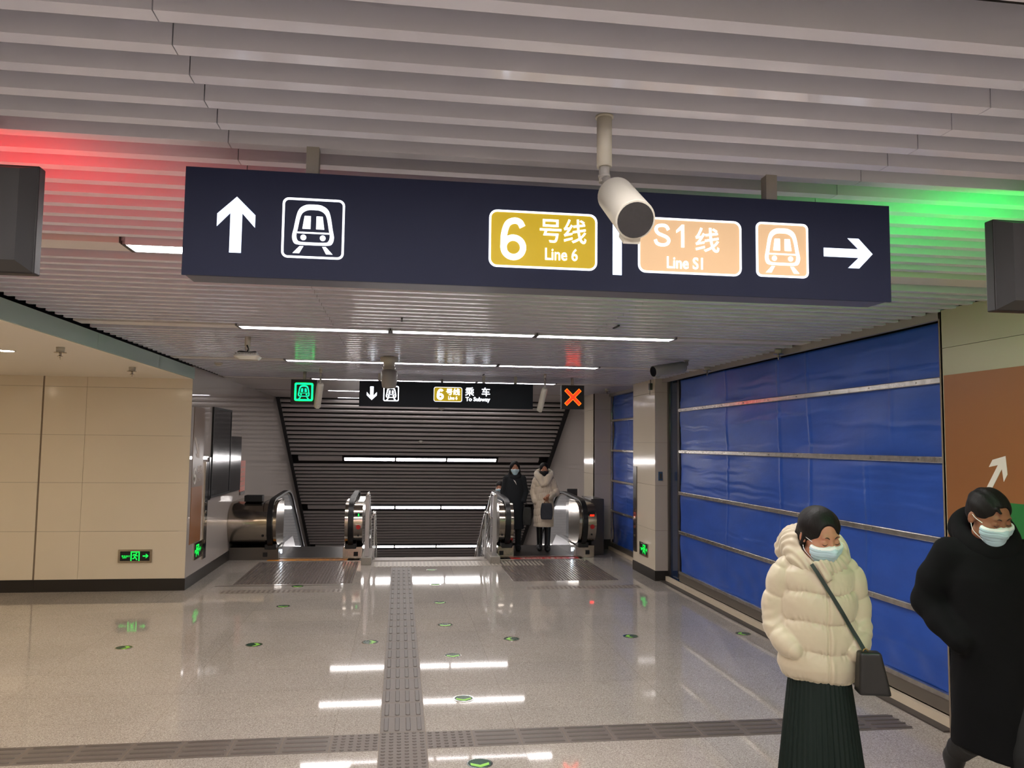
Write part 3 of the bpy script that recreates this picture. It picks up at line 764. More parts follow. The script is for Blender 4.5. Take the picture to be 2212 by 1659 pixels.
m = MB(); m.box(-2.35, -0.62, 10.98, 11.02, 0, .001); m.box(-4.90, -4.80, 9.3, 10.5, 0, .0015)
tag(m.build('floor_stain', mat('stain_dark', (86, 76, 66), 0.4)), 'dark narrow strip on the floor at the far left edge by the wall', 'floor strip')
# direction discs
def disc(x, y, ang, label, group):
    t = thing('floor_arrow_marker', label, 'floor marker', (x, y, 0), group)
    F = ((x, y, 0), (1,0,0), (0,1,0), (0,0,1))
    m = MB(); m.ring(circ(0,0,.078,32), circ(0,0,.069,32), F, .0035); m.build('steel_rim', M_chrome, t)
    m = MB(); m.prism(circ(0,0,.069,32), F, .0022); m.build('disc_face', M_disc, t)
    m = MB(); c, s_ = math.cos(ang), math.sin(ang)
    P = [(-.055, .012), (0, -.022), (.055, .012), (.055, -.022), (0, -.058), (-.055, -.022)]
    R = [(c*a-s_*b, s_*a+c*b) for a, b in P]
    m.prism(R[:2]+[R[4], R[5]], F, .003); m.prism([R[1], R[2], R[3], R[4]], F, .003)
    m.build('arrow', M_lime, t)
words = ['first (nearest the viewer)', 'second', 'third', 'fourth', 'fifth', 'sixth', 'seventh, smallest and farthest']
for k, y in enumerate((4.87, 6.09, 7.31, 8.52, 9.70, 10.92, 12.18)):
    disc(0.511, y, 0, 'green floor arrow marker in the centre column toward the stairs, %s' % words[k], 'green floor arrow markers')
for x, a, lb in ((-2.46, PI/2, 'leftmost in the row, pointing right'), (-1.31, PI/2, 'second from left, pointing right'), (-0.24, PI/2, 'just left of the tactile strip, pointing right'), (1.12, -PI/2, 'first right of the centre column, pointing left'), (2.32, -PI/2, 'second right of the centre column, pointing left'), (3.50, -PI/2, 'rightmost in the row beside the blue hoarding')):
    disc(x, 7.86, a, 'green floor arrow marker of the cross row, %s' % lb, 'green floor arrow markers')
disc(-1.295, 9.63, 0, 'green floor arrow marker in the left column before the left escalator', 'green floor arrow markers')
disc(-1.292, 10.92, 0, 'darker floor arrow marker beside the left grooved field', 'green floor arrow markers')

# ================================================================ BLUE HOARDINGS
def tarp(name, y0, y1, z0, z1, x, parent, folds, seed, mt=M_tarp):
    ny, nz = int((y1-y0)/0.02), int((z1-z0)/0.018)
    Y, Z = np.meshgrid(np.linspace(y0, y1, ny+1), np.linspace(z0, z1, nz+1), indexing='ij')
    r = np.random.default_rng(seed); X = np.zeros_like(Y)
    for k in range(26):
        fy, fz = r.uniform(0.2, 2.2), r.uniform(0.8, 6); a = 0.0048/(1+0.35*math.hypot(fy, fz))
        X += a*np.sin(fy*Y*2+fz*Z*2+r.uniform(0, 6.28)+0.8*np.sin(Y*1.3+k))
    for k in range(44):       # small horizontal creases
        cz, cy, L_ = r.uniform(z0, z1), r.uniform(y0, y1), r.uniform(0.3, 1.2)
        X += 0.007*r.choice([-1, 1])*np.exp(-((Z-cz-0.05*(Y-cy)*r.uniform(-1, 1)-.01*np.sin(Y*9+k))/0.013)**2)*np.exp(-((Y-cy)/L_)**2)
    for (fy, a, zc, zl) in folds:
        X -= 0.9*a*np.exp(-((Y-fy-0.02*np.sin(3*Z))/0.015)**2)*np.exp(-((Z-zc)/zl)**4)
    # pinched behind the rails
    for q in (2.4, 1.82, 1.256, 0.73): X *= 1-0.8*np.exp(-((Z-q)/0.05)**2)
    lowm = np.exp(-((Z-z0-0.15)/0.2)**2); X += 0.007*lowm*np.sin(Y*11+3*np.sin(Y*2.3))*np.sin(Z*14)
    vs = np.stack([x+X, Y, Z], -1).reshape(-1, 3)
    idx = lambda i, j: i*(nz+1)+j
    fs = [(idx(i,j), idx(i,j+1), idx(i+1,j+1), idx(i+1,j)) for i in range(ny) for j in range(nz)]
    m = MB(); m.add([tuple(p) for p in vs], fs, 0, True)
    o = m.build(name, mt, parent, recalc=False)
    md = o.modifiers.new('solid', 'SOLIDIFY'); md.thickness = 0.003; md.offset = -1
    return o
t = thing('hoarding', 'wide blue tarpaulin hoarding with silver rails along the right side', 'hoarding', (3.8, 7.8, 0))
tarp('tarpaulin', 5.05, 10.50, 0.20, 2.80, 3.80, t, [(8.94, .012, 1.9, 1.2), (7.62, .016, 1.6, 1.3), (7.035, .014, 1.6, 1.4), (6.12, .018, 1.0, 0.75), (5.75, .008, 2.3, .3)], 3)
for k, (z, lb) in enumerate(((2.385, 'topmost'), (1.822, 'second'), (1.258, 'third'), (0.732, 'fourth'))):
    m = MB(); m.bbox(3.765, 3.795, 5.05, 10.50, z-0.024, z+0.024, 0.007)
    for q in range(9): m.cyl((3.758, 5.4+q*.6, z), (3.768, 5.4+q*.6, z), 0.006, n=8)
    m.build('rail', M_alu, t)
m = MB(); m.bbox(3.765, 3.80, 5.05, 10.50, 0.175, 0.215, 0.006); m.build('rail', M_alu, t)
m = MB(); m.box(3.775, 3.82, 5.05, 10.50, 0.08, 0.18); m.build('bottom_channel', M_dkrail, t)
t = thing('door_frame', 'tall dark blue and steel frame post between cream pillar and blue hoarding', 'door frame', (3.8, 10.7, 0))
m = MB(); m.box(3.79, 3.84, 10.52, 10.60, 0.1, 2.84); m.build('jamb', M_steeld, t)
m = MB(); m.box(3.80, 3.84, 10.60, 10.90, 0.02, 2.84); m.build('glass_panel', mat('dark_blue_glass', (30, 48, 78), 0.12, spec=0.7), t)
m = MB(); m.box(3.775, 3.83, 10.90, 10.965, 0.0, 2.84); m.build('jamb', M_steeld, t)
t = thing('hoarding', 'narrow blue tarpaulin hoarding between the two cream pillars', 'hoarding', (3.88, 13.2, 0))
tarp('tarpaulin', 12.08, 14.36, 0.12, 2.80, 3.90, t, [(13.4, .006, 1.5, 1)], 9)
for z in (2.35, 1.80, 1.25, 0.70):
    m = MB(); m.bbox(3.865, 3.893, 12.08, 14.36, z-.02, z+.02, .006); m.build('rail', M_alu, t)
m = MB(); m.box(3.86, 3.90, 12.08, 14.36, .05, .13); m.build('bottom_channel', M_dkrail, t)
m = MB(); m.box(3.86, 3.885, 14.36, 14.395, 0, 2.8); m.build('jamb', M_alu, t)
# kerbs under the hoardings
m = MB(); m.box(3.735, 3.773, 5.05, 10.95, 0.012, 0.072)
for q in range(6): m.box(3.731, 3.737, 5.9+q*.85, 5.93+q*.85, .04, .06)
tag(m.build('kerb', M_kerb), 'long cream kerb under the wide blue hoarding', 'kerb')
m = MB(); m.box(3.66, 3.773, 5.05, 10.97, -0.001, 0.012); tag(m.build('floor_gap_strip', mat('gap_strip_dark', (70, 64, 60), .5)), 'dark floor strip in front of the long cream kerb', 'floor track')  # flat dark strip drawn for the dark gap at the floor beside the kerb
m = MB(); m.box(3.82, 3.857, 12.08, 14.38, 0.0, 0.05); tag(m.build('kerb', M_kerb), 'short cream kerb under the narrow blue hoarding', 'kerb')

# ================================================================ RIGHT SIDE FITTINGS
# near pillar: brown sign with arrow and green block
t = thing('wall_sign', 'tall brown wall sign with white diagonal arrow on the right pillar', 'sign', (3.7, 4.4, 0.9))
m = MB(); m.box(3.696, 3.70, 3.4, 5.00, 0.35, 2.404); m.build('backing', M_brown, t)
m = MB(); m.box(3.694, 3.697, 3.4, 4.56, 1.31, 1.575); m.build('colour_block', M_greenp, t)['label'] = 'green block'
m = MB(); m.box(3.694, 3.697, 3.4, 4.30, 0.95, 1.16); m.build('colour_block', M_orangep, t)['label'] = 'orange block'
m = MB(); F = FXr(3.696, 4.53, 1.755)
c, s_ = math.cos(-0.62), math.sin(-0.62)
poly = [(0, .13), (.075, .045), (.075, -.012), (.020, .045), (.020, -.17), (-.020, -.17), (-.020, .045), (-.075, -.012), (-.075, .045)]
m.prism([(c*a-s_*b, s_*a+c*b) for a, b in poly], F, .002); m.build('arrow', M_white, t)
# pillar fittings
t = thing('lift_call_panel', 'tall narrow steel panel with buttons on the cream pillar', 'control panel', (3.6, 11.95, 0.29))
m = MB(); m.box(3.588, 3.60, 11.86, 12.03, 0.29, 1.58); m.build('plate', M_steeld, t)
for z in (0.92, 0.80, 0.66, 0.52):
    m = MB(); m.box(3.583, 3.588, 11.90, 11.98, z-.02, z+.02); m.build('button', M_steel, t)
m = MB(); m.box(3.584, 3.588, 11.90, 11.98, .86, .875); m.build('indicator', M_redp, t)
def exit_sign(label, F, w_, h, flip=False, simple=False):
    O = Vector(F[0]); t = thing('exit_sign', label, 'exit sign', O, 'green lit exit signs low on the walls')
    m = MB(); m.ring(rrect(0,0,w_,h,.004,1), rrect(0,0,w_*.87,h*.72,.004,1), F, .014); m.build('steel_frame', M_steel, t)
    m = MB(); m.prism(rrect(0,0,w_*.88,h*.74,.003,1), F, .004); m.build('face_panel', M_black, t)
    G = (O+Vector(F[3])*.004, F[1], F[2], F[3]); k = h*.72
    m = MB()
    # doorway with running figure
    m.prism([(-.46*k, -.5*k), (-.34*k, -.5*k), (-.34*k, .5*k), (-.46*k, .5*k)], G, D); m.prism([(.34*k, -.5*k), (.46*k, -.5*k), (.46*k, .5*k), (.34*k, .5*k)], G, D)
    m.prism([(-.46*k, .36*k), (.46*k, .36*k), (.46*k, .5*k), (-.46*k, .5*k)], G, D*.9)
    m.prism([(.12*k+a, .26*k+b) for a, b in circ(0, 0, .075*k, 12)], G, D)
    for P in ([(-.22, .02), (-.16, .17), (.02, .16)], [(.02, .16), (.14, .02), (.26, .02)], [(0, .14), (-.05, -.08)], [(-.05, -.06), (.08, -.2), (.18, -.42)], [(-.05, -.06), (-.12, -.26), (-.28, -.27)]):
        m.stroke([(a*k, b*k) for a, b in P], .11*k, G, D*.95)
    m.build('running_figure', M_exit, t)
    m = MB(); g_arrow(m, G, 0.31*w_*(1 if not simple else .98), 0, w_*.17, h*.30, D, -PI/2, .32); m.build('arrow', M_exit, t)
    text('安全出口', w_*.062, G, -0.40*w_, -0.01, D, M_exit, 'lettering', t, bold=.0004)
    text('EXIT', w_*.05, G, -0.37*w_, -0.055*w_-.01+.004, D, M_exit, 'lettering', t, bold=.0004, sx=1.2)
exit_sign('green exit sign with arrow on the cream left wall', FY(10.74, -3.278, 0.435), 0.406, 0.165)
exit_sign('green exit sign on the white side wall by the brown sign', FXl(-2.672, 11.33, 0.43), 0.42, 0.22)
exit_sign('green exit sign low on the cream pillar at right', FXr(3.60, 11.50, 0.375), 0.40, 0.19)
t = thing('wall_switch', 'small blue framed switch plate on the shaded side of the cream pillar', 'switch', (3.675, 10.985, 1.47))
m = MB(); m.box(3.645, 3.705, 10.975, 10.985, 1.405, 1.53); m.build('plate', mat('switch_blue', (60, 84, 120), .4), t)
m = MB(); m.box(3.66, 3.69, 10.97, 10.976, 1.43, 1.505); m.build('rocker', M_steeld, t)

# ================================================================ LEFT WALL FITTINGS
X0 = -2.672
t = thing('wall_sign', 'tall narrow brown wall sign with white arrow and Line 6 on the left side wall', 'sign', (X0, 11.15, 0.55))
m = MB(); m.box(X0, X0+.006, 10.88, 11.44, 1.29, 2.34); m.build('backing', M_brown2, t)
m = MB(); m.box(X0, X0+.006, 10.88, 11.44, 0.55, 1.288); m.build('backing', M_brown, t)
F = FXl(X0+.006, 11.10, 1.78)
m = MB(); c, s_ = math.cos(-2.4), math.sin(-2.4)
m.prism([(c*a*1.25-s_*b*1.25, s_*a*1.25+c*b*1.25) for a, b in poly], F, .002); m.build('arrow', M_greyprint, t)
F = FXl(X0+.006)
m = MB(); g_six(m, F, 11.02, 1.43, .22, .035, .002); m.build('numeral', M_white, t)
text('号线', .12, F, 11.14, 1.46, .002, M_greyprint, 'lettering', t, bold=.001); text('Line 6', .07, F, 11.15, 1.36, .002, M_greyprint, 'lettering', t)
t = thing('poster', 'tall black glossy poster panel on the left side wall', 'poster', (X0, 12.5, 1.09))
m = MB(); m.box(X0+.001, X0+.02, 11.90, 13.12, 1.09, 2.37); m.build('panel', M_poster, t)
m = MB(); m.ring([(11.89, 1.08), (13.13, 1.08), (13.13, 2.38), (11.89, 2.38)], [(11.92, 1.11), (13.10, 1.11), (13.10, 2.35), (11.92, 2.35)], FXl(X0), .026); m.build('frame', M_black, t)
t = thing('poster', 'lower black poster panel beside the tall one, nearer the escalator', 'poster', (X0, 13.57, 1.08))
m = MB(); m.box(X0+.001, X0+.02, 13.16, 14.0, 1.08, 1.97); m.build('panel', M_poster, t)
t = thing('poster', 'lower left black panel below the wall lamp streak, adjoining the tall poster', 'poster', (X0, 11.78, 1.09))
m = MB(); m.box(X0+.001, X0+.018, 11.775, 11.885, 1.06, 1.66); m.build('panel', M_poster, t)
t = thing('notice_board', 'red notice sheet on the left side wall above the steel drum', 'notice', (X0, 14.25, 1.02))
m = MB(); m.box(X0, X0+.012, 14.04, 14.46, 1.04, 1.56); m.build('sheet', M_redp, t)
for k in range(5):
    m = MB(); m.box(X0+.012, X0+.014, 14.10, 14.40-.05*(k%2), 1.44-k*.08, 1.46-k*.08); m.build('text_line', M_brown, t)
m = MB(); m.box(X0, X0+.02, 14.04, 14.46, .99, 1.035); m.build('ledge', M_steeld, t)
t = thing('lift_call_panel', 'tall narrow dark steel strip with buttons on the left side wall', 'control panel', (X0, 11.68, 0.29))
m = MB(); m.box(X0, X0+.014, 11.60, 11.76, 0.27, 1.60); m.build('plate', M_poster, t)
m = MB(); m.box(X0, X0+.018, 11.555, 11.60, 0.27, 1.60); m.build('edge_strip', M_steel, t)
for z in (1.02, .90, .78, .5): m = MB(); m.box(X0+.014, X0+.019, 11.64, 11.72, z-.02, z+.02); m.build('button', M_steel, t)
# ================================================================ ESCALATORS
M_bal = mat('balustrade_glass', (214, 220, 226), 0.08, alpha=0.34, spec=0.9)
M_satin = mat('satin_steel', (168, 166, 168), 0.3, metal=0.6)
M_plate = mat('landing_plate', (84, 80, 78), 0.35, metal=0.6, bump=(60, 0.3, 0.003, (1, .02, 1)))
TH = math.radians(30)
def prof_newel(off=0.0, n=7):
    base = [(13.50, .22), (13.33, .27), (13.22, .38), (13.165, .53), (13.17, .68), (13.25, .82), (13.38, .90), (13.55, .93)]
    P = bez(base, n); out = []
    for i, p in enumerate(P):
        t = (P[min(i+1, len(P)-1)]-P[max(i-1, 0)]).normalized(); out.append((p.x-(t.y)*off, p.y+t.x*off))
    return out
def rail_path(off=0.03):
    p = prof_newel(off); top = .93+off
    p += [(13.9, top+.012), (14.4, top+.03), (14.9, top+.04), (15.15, top+.03), (15.4, top-.02), (15.65, top-.12)]
    y, z = p[-1]; y2 = 27.0; p.append((y2, z-(y2-y)*math.tan(TH)))
    return p
def escalator(label, xL, xR, outL, outR, base, led, sideL, tape, tapec):
    """xL, xR: handrail centres; outL/outR: x-limits of the rounded outer casings"""
    t = thing('escalator', label, 'escalator', ((xL+xR)/2, 13.5, 0))
    path = rail_path()
    for x, sgn, ox, nm in ((xL, -1, outL, 'left'), (xR, 1, outR, 'right')):
        m = MB(); m.band([(x, a, b) for a, b in path], .082, .034); h = m.build('handrail', M_rubber, t)
        m = MB(); m.bbox(x-.09, x+.09, 13.30, 13.5, .17, .255, .012); m.build('handrail_inlet', M_rubber, h)
        # newel: steel body between the handrail and the glass
        def solid(x0, x1, mt, name, off=0.0, back=14.35, seamx=None):
            P = prof_newel(off); P2 = P+[(back, .93+off), (back, .2)]
            m = MB(); n = len(P2); vs = [(x0, a, b) for a, b in P2]+[(x1, a, b) for a, b in P2]
            m.add(vs, [tuple(range(n)), tuple(range(n, 2*n))])
            m.add(vs, [(i, (i+1)%n, n+(i+1)%n, n+i) for i in range(n)], 0, False)
            return m.build(name, mt, t)
        xi = sorted((x-sgn*.035, x-sgn*.095)); solid(xi[0], xi[1], M_steel, 'newel_casing', 0.0, 14.05)
        xi = sorted((x+sgn*.035, ox)); solid(xi[0], xi[1], M_steel, 'outer_casing', -.015, 14.9)
        xi = sorted((x-sgn*.122, ox)); m = MB(); m.box(xi[0], xi[1], 13.36, 14.9, 0.002, .196); m.build('base_casing', M_steel if abs(ox-x) < .3 else M_steeld, t)
        m = MB(); m.box(x-sgn*.09-.03, x-sgn*.09+.03, 13.352, 13.36, .05, .13) if 0 else m.box(x+sgn*.05, x+sgn*.12, 13.352, 13.36, .05, .12); m.build('sensor_window', M_black, t)
        # glass balustrade
        g = prof_newel(-.02)
        gp = [(13.9, .90)]+[(a, b-.055) for a, b in path if a > 14.3]
        low = [(27, .13-(27-15.0)*math.tan(TH)), (15.0, .13), (13.9, .13)]
        m = MB(); P = gp+low; n = len(P); x0, x1 = x-.006, x+.006
        m.add([(x0, a, b) for a, b in P]+[(x1, a, b) for a, b in P], [tuple(range(n)), tuple(range(n, 2*n))]+[(i, (i+1)%n, n+(i+1)%n, n+i) for i in range(n)])
        m.build('glass_balustrade', M_bal, t)
        m = MB(); m.band([(x, a, b-.028) for a, b in path if a > 13.8], .03, .02); m.build('handrail_guide', M_chrome, t)
        # skirting and sloping deck
        m = MB(); P = [(13.45, .012), (13.45, .10), (14.0, .2), (15.0, .2), (27, .2-12*math.tan(TH)), (27, -.35-12*math.tan(TH)), (15.0, -.3), (13.6, -.3)]
        n = len(P); xi = sorted((x-sgn*.13, x-sgn*.03)); m.add([(xi[0], a, b) for a, b in P]+[(xi[1], a, b) for a, b in P], [tuple(range(n)), tuple(range(n, 2*n))]+[(i, (i+1)%n, n+(i+1)%n, n+i) for i in range(n)])
        m.build('skirting', M_satin, t)
        m = MB(); P = [(13.5, .16), (15.0, .16), (27, .16-12*math.tan(TH)), (27, -9), (13.5, -9)]
        n = len(P); xi = sorted((x+sgn*.03, ox if sgn*base < 0 else x+sgn*.14)); m.add([(xi[0], a, b) for a, b in P]+[(xi[1], a, b) for a, b in P], [tuple(range(n)), tuple(range(n, 2*n))]+[(i, (i+1)%n, n+(i+1)%n, n+i) for i in range(n)])
        m.build('side_cladding', M_steeld, t)
    xa, xb = xL+.13, xR-.13
    m = MB(); m.box(xa, xb, 13.47, 14.92, -.02, .012); m.build('landing_plate', M_plate, t)
    m = MB(); m.box(xa-.02, xb+.02, 13.44, 13.47, -.02, .014); m.build('comb_edge', M_alu, t)
    m = MB()
    for k in range(26):
        y = 14.92+.4*k; z = -.231*k-.06; m.box(xa, xb, y, y+.41, z-.24, z)
    m.build('steps', M_plate, t)
    m = MB(); F = ((xa+.002 if sideL else xb-.002, 13.60, .105), (0,1,0), (0,0,1), (1 if sideL else -1, 0, 0)); m.prism(circ(0, 0, .030), F, .008)
    m.build('comb_lamp', mat('comb_lamp_glow', (220, 240, 255), .5, emit=30, ecol=(214, 236, 255)), t)
    return t
te = escalator('left escalator going down, with the wide steel drum casing against the white wall', -2.02, -0.76, -2.668, -0.575, 1, 'g', True, 'o', M_orange)
# control face on its right casing
F = FY(13.30)
m = MB(); m.prism([(-.692, .66), (-.585, .66), (-.585, .76), (-.692, .76)], FY(13.21), .012); m.build('display', M_black, te)
m = MB(); g_arrow(m, FY(13.197), -.638, .71, .075, .05, .002, PI, .4); m.build('direction_arrow', M_exit, te)
m = MB(); m.prism(circ(-.638, .535, .036), FY(13.185), .01); m.build('stop_button', M_redt, te)
m = MB(); m.ring(circ(-.638, .395, .014), circ(-.638, .395, .008), FY(13.235), .02); m.build('key_switch', M_black, te)
m = MB(); m.ring(circ(-2.13, .40, .02), circ(-2.13, .40, .01), FY(13.235), .02); m.build('key_switch', M_black, te)
m = MB(); 
m.box(-2.16, -2.155, 13.15, 13.16, .3, .31); m.box(-2.158, -2.150, 13.185, 14.0, .905, .9185); m.build('casing_seam', M_black, te)
t = tag(MB().bbox(-2.47, -2.19, 13.42, 13.62, .92, 1.02, .008).build('steel_box', M_black), 'small black box standing on top of the steel drum of the left escalator', 'box')
te = escalator('right escalator carrying people up, two of them standing at its top', 1.80, 3.10, 1.655, 3.30, -1, 'r', False, 'r', M_redt)
m = MB(); m.prism([(3.16, .66), (3.28, .66), (3.28, .78), (3.16, .78)], FY(13.21), .012); m.build('display', M_black, te)
m = MB(); m.prism([(3.19, .70), (3.26, .70), (3.26, .73), (3.19, .73)], FY(13.197), .002); m.build('lit_symbol', M_red_l, te)
m = MB(); m.prism(circ(3.225, .53, .038), FY(13.185), .01); m.build('stop_button', M_redt, te)
m = MB(); m.ring(circ(3.225, .395, .014), circ(3.225, .395, .008), FY(13.235), .02); m.build('key_switch', M_black, te)
m = MB(); m.ring(circ(1.705, .395, .014), circ(1.705, .395, .008), FY(13.235), .02); m.build('key_switch', M_black, te)
t = MB(); t.bbox(3.31, 3.54, 13.62, 14.38, 0.0, .965, .01); t = tag(t.build('equipment_cabinet', M_steeld), 'dark steel cabinet between the right escalator and the far cream pillar', 'cabinet')
t = MB(); t.bbox(3.16, 3.36, 14.93, 15.03, .80, 1.06, .006); tag(t.build('information_plate', M_steeld), 'low grey plate standing on the right escalator casing', 'plate')
t = MB(); t.box(-2.06, -.80, 13.235, 13.40, 0, .0018); t = tag(t.build('floor_tape', M_orange), 'orange caution tape with dark lettering in front of the left escalator', 'floor tape')
text('小心脚下 注意安全', .12, ((-1.62, 13.26, .002), (1,0,0), (0,1,0), (0,0,1)), 0, 0, .001, M_brown, 'lettering', t, sx=.8)
t = MB(); t.box(1.86, 3.02, 13.225, 13.40, 0, .0018); t = tag(t.build('floor_tape', M_redt), 'red caution tape with white lettering in front of the right escalator', 'floor tape')
text('请勿逆行 注意安全', .12, ((2.02, 13.25, .002), (1,0,0), (0,1,0), (0,0,1)), 0, 0, .001, M_white, 'lettering', t, sx=.8)

# ================================================================ STAIRS
m = MB()
for k in range(42): m.box(-.40, 1.46, 13.22+.3*k, 13.22+.3*k+.32, -.165*k-.2, -.165*k-.001)
m.box(-.56, 1.62, 13.05, 13.22, -.2, -.001)
tag(m.build('staircase', M_ribL), 'wide stone staircase going down between the two escalators', 'stairs')
def stair_rail(x, sgn, lb):
    t = thing('stair_curb', 'grey stone curb block at the foot of the %s stair railing' % lb, 'stone curb', (x, 13.2, 0))
    m = MB(); m.bbox(x-.078, x+.078, 12.72, 13.9, -.0, .11, .006)
    m.build('stone_block', M_stone, t)
    t = thing('stair_railing', 'stainless stair railing on the %s side of the stairs' % lb, 'railing', (x, 13.2, .11))
    m = MB(); m.bbox(x-.034, x+.034, 12.86, 12.93, .11, 1.06, .006); m.build('main_post', M_satin, t)
    xs = x+sgn*.10
    sl = .165/.3
    def zz(y, h): return h if y < 13.3 else h-(y-13.3)*sl
    for h, r_, nm in ((1.08, .022, 'handrail'), (.78, .018, 'handrail')):
        xx = x if h > 1 else xs
        m = MB(); m.tube([(xx, 12.80, h-.01), (xx, 12.84, h), (xx, 13.3, h)]+[(xx, y, zz(y, h)) for y in (14.5, 18, 24)], r_, 14); m.build(nm, M_chrome, t)
        m = MB(); m.tube([(x, 12.95, h-.09), (x+(xx-x)*.6, 12.95, h-.08), (xx, 12.95, h-.01)], .009, 8); m.build('bracket', M_chrome, t)
    for k in range(6):
        y = 13.35+1.25*k
        m = MB(); m.box(x-.018, x+.018, y-.03, y+.03, zz(y, 1.06)-1.15, zz(y, 1.06)); m.build('baluster', M_satin, t)
        m = MB(); m.box(xs-.012, xs+.012, y-.02, y+.02, zz(y, .76)-.9, zz(y, .76)); m.build('baluster', M_satin, t)
    for q in range(5):
        h = .22+.155*q
        m = MB(); m.tube([(x, 12.92, h), (x, 13.3, h)]+[(x, y, zz(y, h)) for y in (14.5, 20)], .008, 8); m.build('infill_bar', M_chrome, t)
stair_rail(-.485, 1, 'left'); stair_rail(1.54, -1, 'right')
# ================================================================ PEOPLE: bodies and clothes grown as smooth implicit surfaces
f32 = np.float32
def A(*v): return np.array(v, dtype=f32)
def smin(a, b, k):
    h = np.clip(0.5+0.5*(b-a)/k, 0, 1); return b*(1-h)+a*h-k*h*(1-h)
def smax(a, b, k): return -smin(-a, -b, k)
def ell(P, c, r):
    q = (P-A(*c)); r = A(*r); k0 = np.linalg.norm(q/r, axis=1); k1 = np.linalg.norm(q/(r*r), axis=1)+1e-6
    return k0*(k0-1)/k1
def cone(P, a, b, ra, rb, quilt=None):
    a, b = A(*a), A(*b); ab = b-a; t = np.clip(((P-a)@ab)/(ab@ab), 0, 1)
    d = np.linalg.norm(P-a-t[:, None]*ab, axis=1); r = ra+(rb-ra)*t
    if quilt: r = r+quilt[1]*(np.abs(np.sin(PI*t*quilt[0]))**0.55-0.6)
    return d-r
def chain(P, pts, rs, k=0.02, quilt=None):
    d = None
    for i in range(len(pts)-1):
        e = cone(P, pts[i], pts[i+1], rs[i], rs[i+1], quilt[i] if quilt else None)
        d = e if d is None else smin(d, e, k)
    return d
_dirs = rng.normal(size=(14, 3)).astype(f32); _dirs /= np.linalg.norm(_dirs, axis=1)[:, None]; _ph = rng.uniform(0, 6.28, 14).astype(f32)
def wob(P, s, n=7):
    o = np.zeros(len(P), f32)
    for i in range(n): o += np.sin(P@(_dirs[i]*s*(1+0.35*i))+_ph[i]+1.5*np.sin(P@(_dirs[-i-1]*s*0.6)+_ph[-i-1]))
    return o/n
def profz(z, tab):
    zs = [t[0] for t in tab]; vs = [t[1] for t in tab]; return np.interp(z, zs, vs).astype(f32)
def nets(f, lo, hi, h):
    lo, hi = np.array(lo, float), np.array(hi, float); n = np.ceil((hi-lo)/h).astype(int)+1
    gx, gy, gz = [lo[i]+h*np.arange(n[i]) for i in range(3)]
    vol = np.empty(n, f32)
    step = max(1, int(400000/(n[1]*n[2])))
    for i in range(0, n[0], step):
        X, Y, Z = np.meshgrid(gx[i:i+step], gy, gz, indexing='ij')
        vol[i:i+step] = f(np.stack([X, Y, Z], -1).reshape(-1, 3).astype(f32)).reshape(X.shape)
    vol[0] = vol[-1] = 1; vol[:, 0] = vol[:, -1] = 1; vol[:, :, 0] = vol[:, :, -1] = 1
    s = vol < 0
    c = [s[a:n[0]-1+a, b:n[1]-1+b, d:n[2]-1+d] for a in (0, 1) for b in (0, 1) for d in (0, 1)]
    cnt = sum(x.astype(np.int8) for x in c); mixed = (cnt > 0) & (cnt < 8)
    idx = -np.ones(mixed.shape, int); I, J, K = np.nonzero(mixed); idx[I, J, K] = np.arange(len(I))
    acc = np.zeros((len(I), 3)); num = np.zeros(len(I))
    for ax in range(3):
        for u in (0, 1):
            for v in (0, 1):
                o = [0, 0, 0]; oth = [q for q in range(3) if q != ax]; o[oth[0]] = u; o[oth[1]] = v
                p = [0, 0, 0]; p[ax] = 1
                a = vol[I+o[0], J+o[1], K+o[2]]; b = vol[I+o[0]+p[0], J+o[1]+p[1], K+o[2]+p[2]]
                m = (a < 0) != (b < 0); t = np.where(m, a/np.where(m, a-b, 1), 0)
                q = np.tile(np.array(o, float), (len(I), 1)); q[:, ax] += t
                acc[m] += q[m]; num[m] += 1
    V = lo+h*(np.stack([I, J, K], 1)+acc/num[:, None])
    Q = []
    for ax in range(3):
        b, d = [q for q in range(3) if q != ax]
        sl0 = [slice(None)]*3; sl1 = [slice(None)]*3; sl0[ax] = slice(0, -1); sl1[ax] = slice(1, None)
        e = s[tuple(sl0)] != s[tuple(sl1)]; inn = s[tuple(sl0)]
        ii = np.array(np.nonzero(e)).T
        ok = (ii[:, b] > 0) & (ii[:, d] > 0) & (ii[:, b] < n[b]-1) & (ii[:, d] < n[d]-1); ii = ii[ok]
        fl = inn[ii[:, 0], ii[:, 1], ii[:, 2]]
        def cc(db, dd): w_ = ii.copy(); w_[:, b] -= db; w_[:, d] -= dd; return idx[w_[:, 0], w_[:, 1], w_[:, 2]]
        q = np.stack([cc(1, 1), cc(0, 1), cc(0, 0), cc(1, 0)], 1)
        if ax == 1: fl = ~fl
        q[~fl] = q[~fl][:, ::-1]; Q.append(q)
    return V, np.concatenate(Q)
def grow(name, f, lo, hi, h, mats, parent, matfn=None, M=None):
    V, Q = nets(f, lo, hi, h)
    me = bpy.data.meshes.new(name); me.vertices.add(len(V)); me.vertices.foreach_set('co', V.astype(f32).ravel())
    me.loops.add(len(Q)*4); me.loops.foreach_set('vertex_index', Q.ravel().astype(np.int32))
    me.polygons.add(len(Q)); me.polygons.foreach_set('loop_start', (np.arange(len(Q))*4).astype(np.int32))
    mats = mats if isinstance(mats, (list, tuple)) else [mats]
    for m in mats: me.materials.append(m)
    if matfn is not None: me.polygons.foreach_set('material_index', matfn(V[Q].mean(1)).astype(np.int32))
    me.polygons.foreach_set('use_smooth', np.ones(len(Q), bool)); me.update(calc_edges=True); me.validate()
    o = bpy.data.objects.new(name, me); COL.objects.link(o); o.parent = parent; OFF[o.name] = Vector((0,0,0))
    return o
